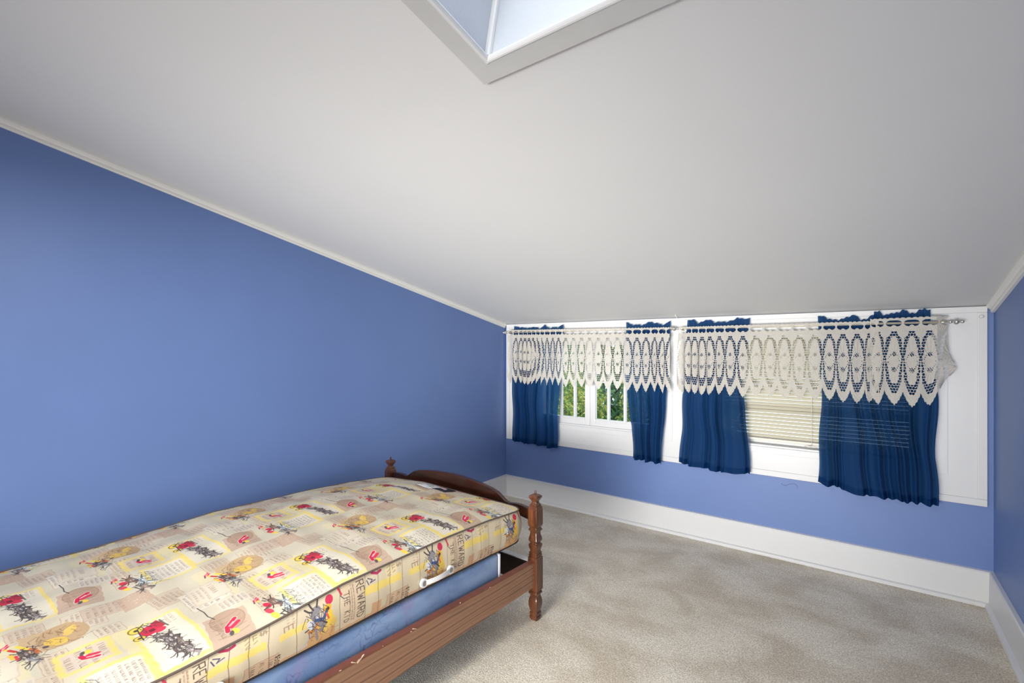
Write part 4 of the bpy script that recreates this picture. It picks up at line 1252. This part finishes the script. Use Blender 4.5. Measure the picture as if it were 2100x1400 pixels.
def lace(name, segs, ztl, ztr, h, seed, label, y0=3.150, wrap_end=False, bleed=None):
    """segs: list of (x_end, gather) from x_start; gather = flat length / hung length"""
    rs = np.random.RandomState(seed)
    CELL = 0.0019
    x = segs[0][0]; xs = [x]; ss = [0.0]; yy = [0.0]
    phase = rs.rand() * 6
    for (x1, g, fl) in segs[1:]:
        L = x1 - xs[-1]; n_ = max(2, int(L * g / CELL)); x0 = xs[-1]; s0 = ss[-1]
        for k in range(1, n_ + 1):
            f_ = k / n_
            xs.append(x0 + L * f_); ss.append(s0 + L * g * f_)
    xs = np.array(xs); ss = np.array(ss)
    gl = np.gradient(ss, xs); gl = np.convolve(np.pad(gl, 30, 'edge'), np.ones(61) / 61, 'valid')
    # drape: fold depth follows the gathering
    wl = 0.085
    fold = np.sin(2 * math.pi * ss / (wl * 1.0) + phase + 0.7 * np.sin(ss * 9))
    depth = 0.004 + 0.020 * np.clip(gl - 1, 0, 1)
    NVv = int(h / CELL)
    v = np.linspace(0, 1, NVv)
    SS, VV = np.meshgrid(ss, v, indexing='ij')
    keep, rel = lace_mask(SS, VV)
    damp = np.clip(np.abs(VV - 0.078) / 0.30, 0, 1) * 0.85 + 0.15
    Y = y0 - (depth * (0.5 + 0.5 * fold))[:, None] * damp - rel
    X = xs[:, None] + (0.010 * np.clip(gl - 1, 0, 1) * np.cos(2 * math.pi * ss / wl + phase))[:, None] * damp
    zt = np.interp(xs, [xs[0], xs[-1]], [ztl, ztr])
    Z = zt[:, None] - VV * (h * (1 + 0.012 * np.sin(ss * 21 + seed)))[:, None]
    if wrap_end:
        # last 5 cm turns back round the rod end towards the wall
        xe = xs[-1]; tl = 0.045; q = np.clip((ss - (ss[-1] - tl)) / tl, 0, 1)[:, None]
        fl_ = np.clip((VV - 0.30) / 0.35, 0, 1)
        X = X + q * (0.004 + 0.028 * np.exp(-((VV - 0.62) / 0.16) ** 2)) - q * 0.030 * np.clip((VV - 0.72) / 0.3, 0, 1)
        Y = Y + q * 0.034 * (1 - 0.5 * np.exp(-((VV - 0.62) / 0.16) ** 2))
        Z = Z + (np.clip((ss - (ss[-1] - 0.10)) / 0.10, 0, 1)[:, None] ** 1.4) * 0.085 * np.clip((VV - 0.5) / 0.5, 0, 1)
    nu, nv = X.shape
    F_ = grid_faces(nu, nv)
    K = keep.reshape(-1); ok = (K[F_].sum(1) >= 3)
    F_ = F_[ok]
    V = np.stack([X, Y, Z], -1).reshape(-1, 3)
    idx, inv = np.unique(F_, return_inverse=True)
    cx_ = float(xs.mean()); V = V[idx] - np.array([cx_, y0, ztl])
    me = fast_mesh(name, V, inv.reshape(-1, 4))
    o = link(name, me, M['lace'], None, True, (cx_, y0, ztl))
    tag(o, label, 'valance', 'crocheted lace valances')
    return o


def S(x0, *rest): return [(x0, 1, 0)] + [(a, b, 0) for a, b in rest]


lace('lace_valance', S(-2.408, (-2.28, 1.35), (-2.05, 1.9), (-1.90, 1.5), (-1.62, 1.15), (-1.30, 1.05), (-1.17, 1.2), (-1.052, 1.5)), 1.412, 1.398, 0.447, 1,
     'cream lace valance across the left clear window')
lace('lace_valance', S(-0.990, (-0.88, 1.9), (-0.80, 1.7), (-0.70, 1.35), (-0.58, 1.1), (-0.20, 1.05), (-0.02, 1.25), (0.05, 1.5)), 1.398, 1.402, 0.440, 2,
     'cream lace valance in front of the venetian blind', y0=3.152)
lace('lace_valance', S(0.015, (0.075, 1.3), (0.13, 1.05), (0.318, 1.12)), 1.412, 1.418, 0.458, 3,
     'short cream lace valance at the right rod end, its edge folded back', y0=3.144, wrap_end=True)

# ------------------------------------------------------------------ venetian blind inside the right window
vb = empty('venetian_blind', (-0.285, YB, 0.69)); tag(vb, 'cream horizontal-slat blind lowered inside the right window', 'window blind')
bx0, bx1 = -0.80 + 0.016 + 0.285, 0.235 - 0.016 + 0.285
m = MB()
zk = 0.0
rsb = np.random.RandomState(4)
pitch = 0.0215
nsl = 28
for k in range(nsl):
    z = 0.030 + k * pitch
    a = math.radians(54 + rsb.uniform(-1.5, 1.5)); w = 0.0130; vs = []
    N = 4
    for x in (bx0, bx1):
        for q in range(N + 1):
            t_ = -1 + 2 * q / N; bow = 0.0018 * (1 - t_ * t_)
            # front edge low, back edge high
            vs.append((x, 0.016 - t_ * w * math.cos(a) * -1 + bow * math.sin(a), z - t_ * w * math.sin(a) * 1 + bow * math.cos(a)))
    fs = [(q, q + 1, N + 2 + q, N + 1 + q) for q in range(N)]
    m.add(vs, fs)
o = m.build('slats', M['slat'], vb)
so = o.modifiers.new('solid', 'SOLIDIFY'); so.thickness = 0.0006
MB().box(bx0, bx1, 0.003, 0.028, 0.0, 0.014, 0.003).build('bottom_rail', M['cream_plastic'], vb)
MB().box(bx0, bx1, 0.003, 0.030, 0.030 + nsl * pitch - 0.008, 0.030 + nsl * pitch + 0.020, 0.003).build('head_rail', M['cream_plastic'], vb)
for x in (-0.62, -0.255, 0.10):
    xx = x + 0.285
    m = MB()
    for y in (0.001, 0.030): m.tube([(xx, y, 0.010), (xx, y, 0.030 + nsl * pitch)], 0.0007, 6)
    m.build('ladder_cord', M['cream_plastic'], vb)
m = MB().tube([(0.030, -0.004, 0.0), (0.031, -0.004, 0.62)], 0.0012, 6)
m.tube([(-0.008, -0.002, -0.006), (0.016, -0.006, -0.012), (0.040, -0.004, -0.002), (0.062, -0.005, -0.010)], 0.0028, 8)
m.build('pull_cord', M['cream_plastic'], vb)

# ------------------------------------------------------------------ small things
# clear hook hanging from the ceiling edge between the rods
m = MB()
hx, hy, hz = -1.012, 3.150, zc(3.150)
m.tube([(hx, hy, hz + 0.002), (hx, hy, hz - 0.012)] + [(hx + 0.008 * math.sin(a), hy, hz - 0.022 + 0.009 * math.cos(a)) for a in np.linspace(0, 4.4, 14)], 0.0016, 8)
tag(m.build('ceiling_hook', M['white_plastic'], None, True), 'tiny white hook screwed into the ceiling edge between the two rods', 'hook')
m = MB().tube([(0.447, YB - 0.020, 1.408), (0.447, YB - 0.026, 1.408), (0.447, YB - 0.029, 1.408)], [0.010, 0.009, 0.004], 18)
tag(m.build('screw_cover', M['white'], None, True), 'small round white screw cover on the upper right corner of the board', 'screw cover')
# hair caught on the blue wall below the blinds
m = MB()
pts = [(-0.41, 0.445), (-0.40, 0.437), (-0.385, 0.436), (-0.37, 0.446), (-0.352, 0.453), (-0.335, 0.450), (-0.325, 0.440), (-0.330, 0.428)]
m.tube([(x, YB - 0.0012, z) for x, z in pts], 0.0006, 5)
tag(m.build('stray_thread', M['hair'], None, True), 'curly thread stuck to the blue wall below the blinds window', 'thread')

# ------------------------------------------------------------------ garden outside
tag(MB().box(-9, 7, YB + 0.4, 14, -2.6, -2.5).build('ground', M['lawn']), kind='structure')


def shrub(cx_, cy_, cz_, rx, ry, rz_, nleaf, mats, label, seed, trunk=True, ls=0.05):
    rs = np.random.RandomState(seed)
    root = empty('shrub', (cx_, cy_, -2.5)); tag(root, label, 'shrub', 'shrubs outside the windows')
    d = rs.normal(size=(nleaf, 3)); d /= np.linalg.norm(d, axis=1)[:, None]
    r = rs.uniform(0.35, 1.0, nleaf) ** 0.5
    lump = 1 + 0.25 * np.sin(d[:, 0] * 5 + seed) * np.cos(d[:, 2] * 6)
    C = d * (r * lump)[:, None] * np.array([rx, ry, rz_]) + np.array([0, 0, cz_ + 2.5])
    for mi, mat in enumerate(mats):
        c = C[mi::len(mats)]; n_ = len(c)
        a = rs.normal(size=(n_, 3)); a /= np.linalg.norm(a, axis=1)[:, None]
        b = np.cross(a, rs.normal(size=(n_, 3))); b /= np.linalg.norm(b, axis=1)[:, None]
        L = rs.uniform(0.6, 1.3, n_)[:, None] * ls; W = L * 0.36
        nn_ = np.cross(a, b)
        V = np.stack([c - a * L, c - b * W + nn_ * W * .3, c + a * L, c + b * W + nn_ * W * .3], 1).reshape(-1, 3)
        F_ = np.arange(n_ * 4).reshape(-1, 4)
        o = link('foliage', fast_mesh('foliage', V, F_), mat, root)
    if trunk:
        m = MB()
        for k in range(5):
            a_ = rs.uniform(0, 6.28)
            m.tube([(0.1 * math.cos(a_), 0.1 * math.sin(a_), 0), (rx * .25 * math.cos(a_), ry * .25 * math.sin(a_), cz_ + 2.5 - 0.2), (rx * .6 * math.cos(a_), ry * .6 * math.sin(a_), cz_ + 2.5 + rz_ * .5)], [0.05, 0.03, 0.012], 8)
        m.build('trunk', M['bark'], root)


shrub(-4.75, 7.3, 0.55, 1.0, 0.9, 1.2, 20000, [M['leaf_dark'], M['leaf_green']], 'dark green shrub seen through the left panes of the clear window', 21, ls=0.038)
shrub(-3.00, 5.5, 0.05, 0.42, 0.42, 0.85, 9000, [M['leaf_yellow'], M['leaf_green']], 'yellow-green shrub seen through the middle panes of the clear window', 22, ls=0.032)
shrub(-2.35, 7.2, 0.25, 0.85, 0.7, 1.05, 18000, [M['leaf_green'], M['leaf_dark'], M['leaf_yellow']], 'green shrub with pale leaves behind the right panes of the clear window', 23, ls=0.036)
shrub(-6.2, 11.6, 0.1, 3.0, 1.2, 1.9, 16000, [M['leaf_dark'], M['leaf_green']], 'long dark hedge farthest from the clear window', 24, ls=0.11)
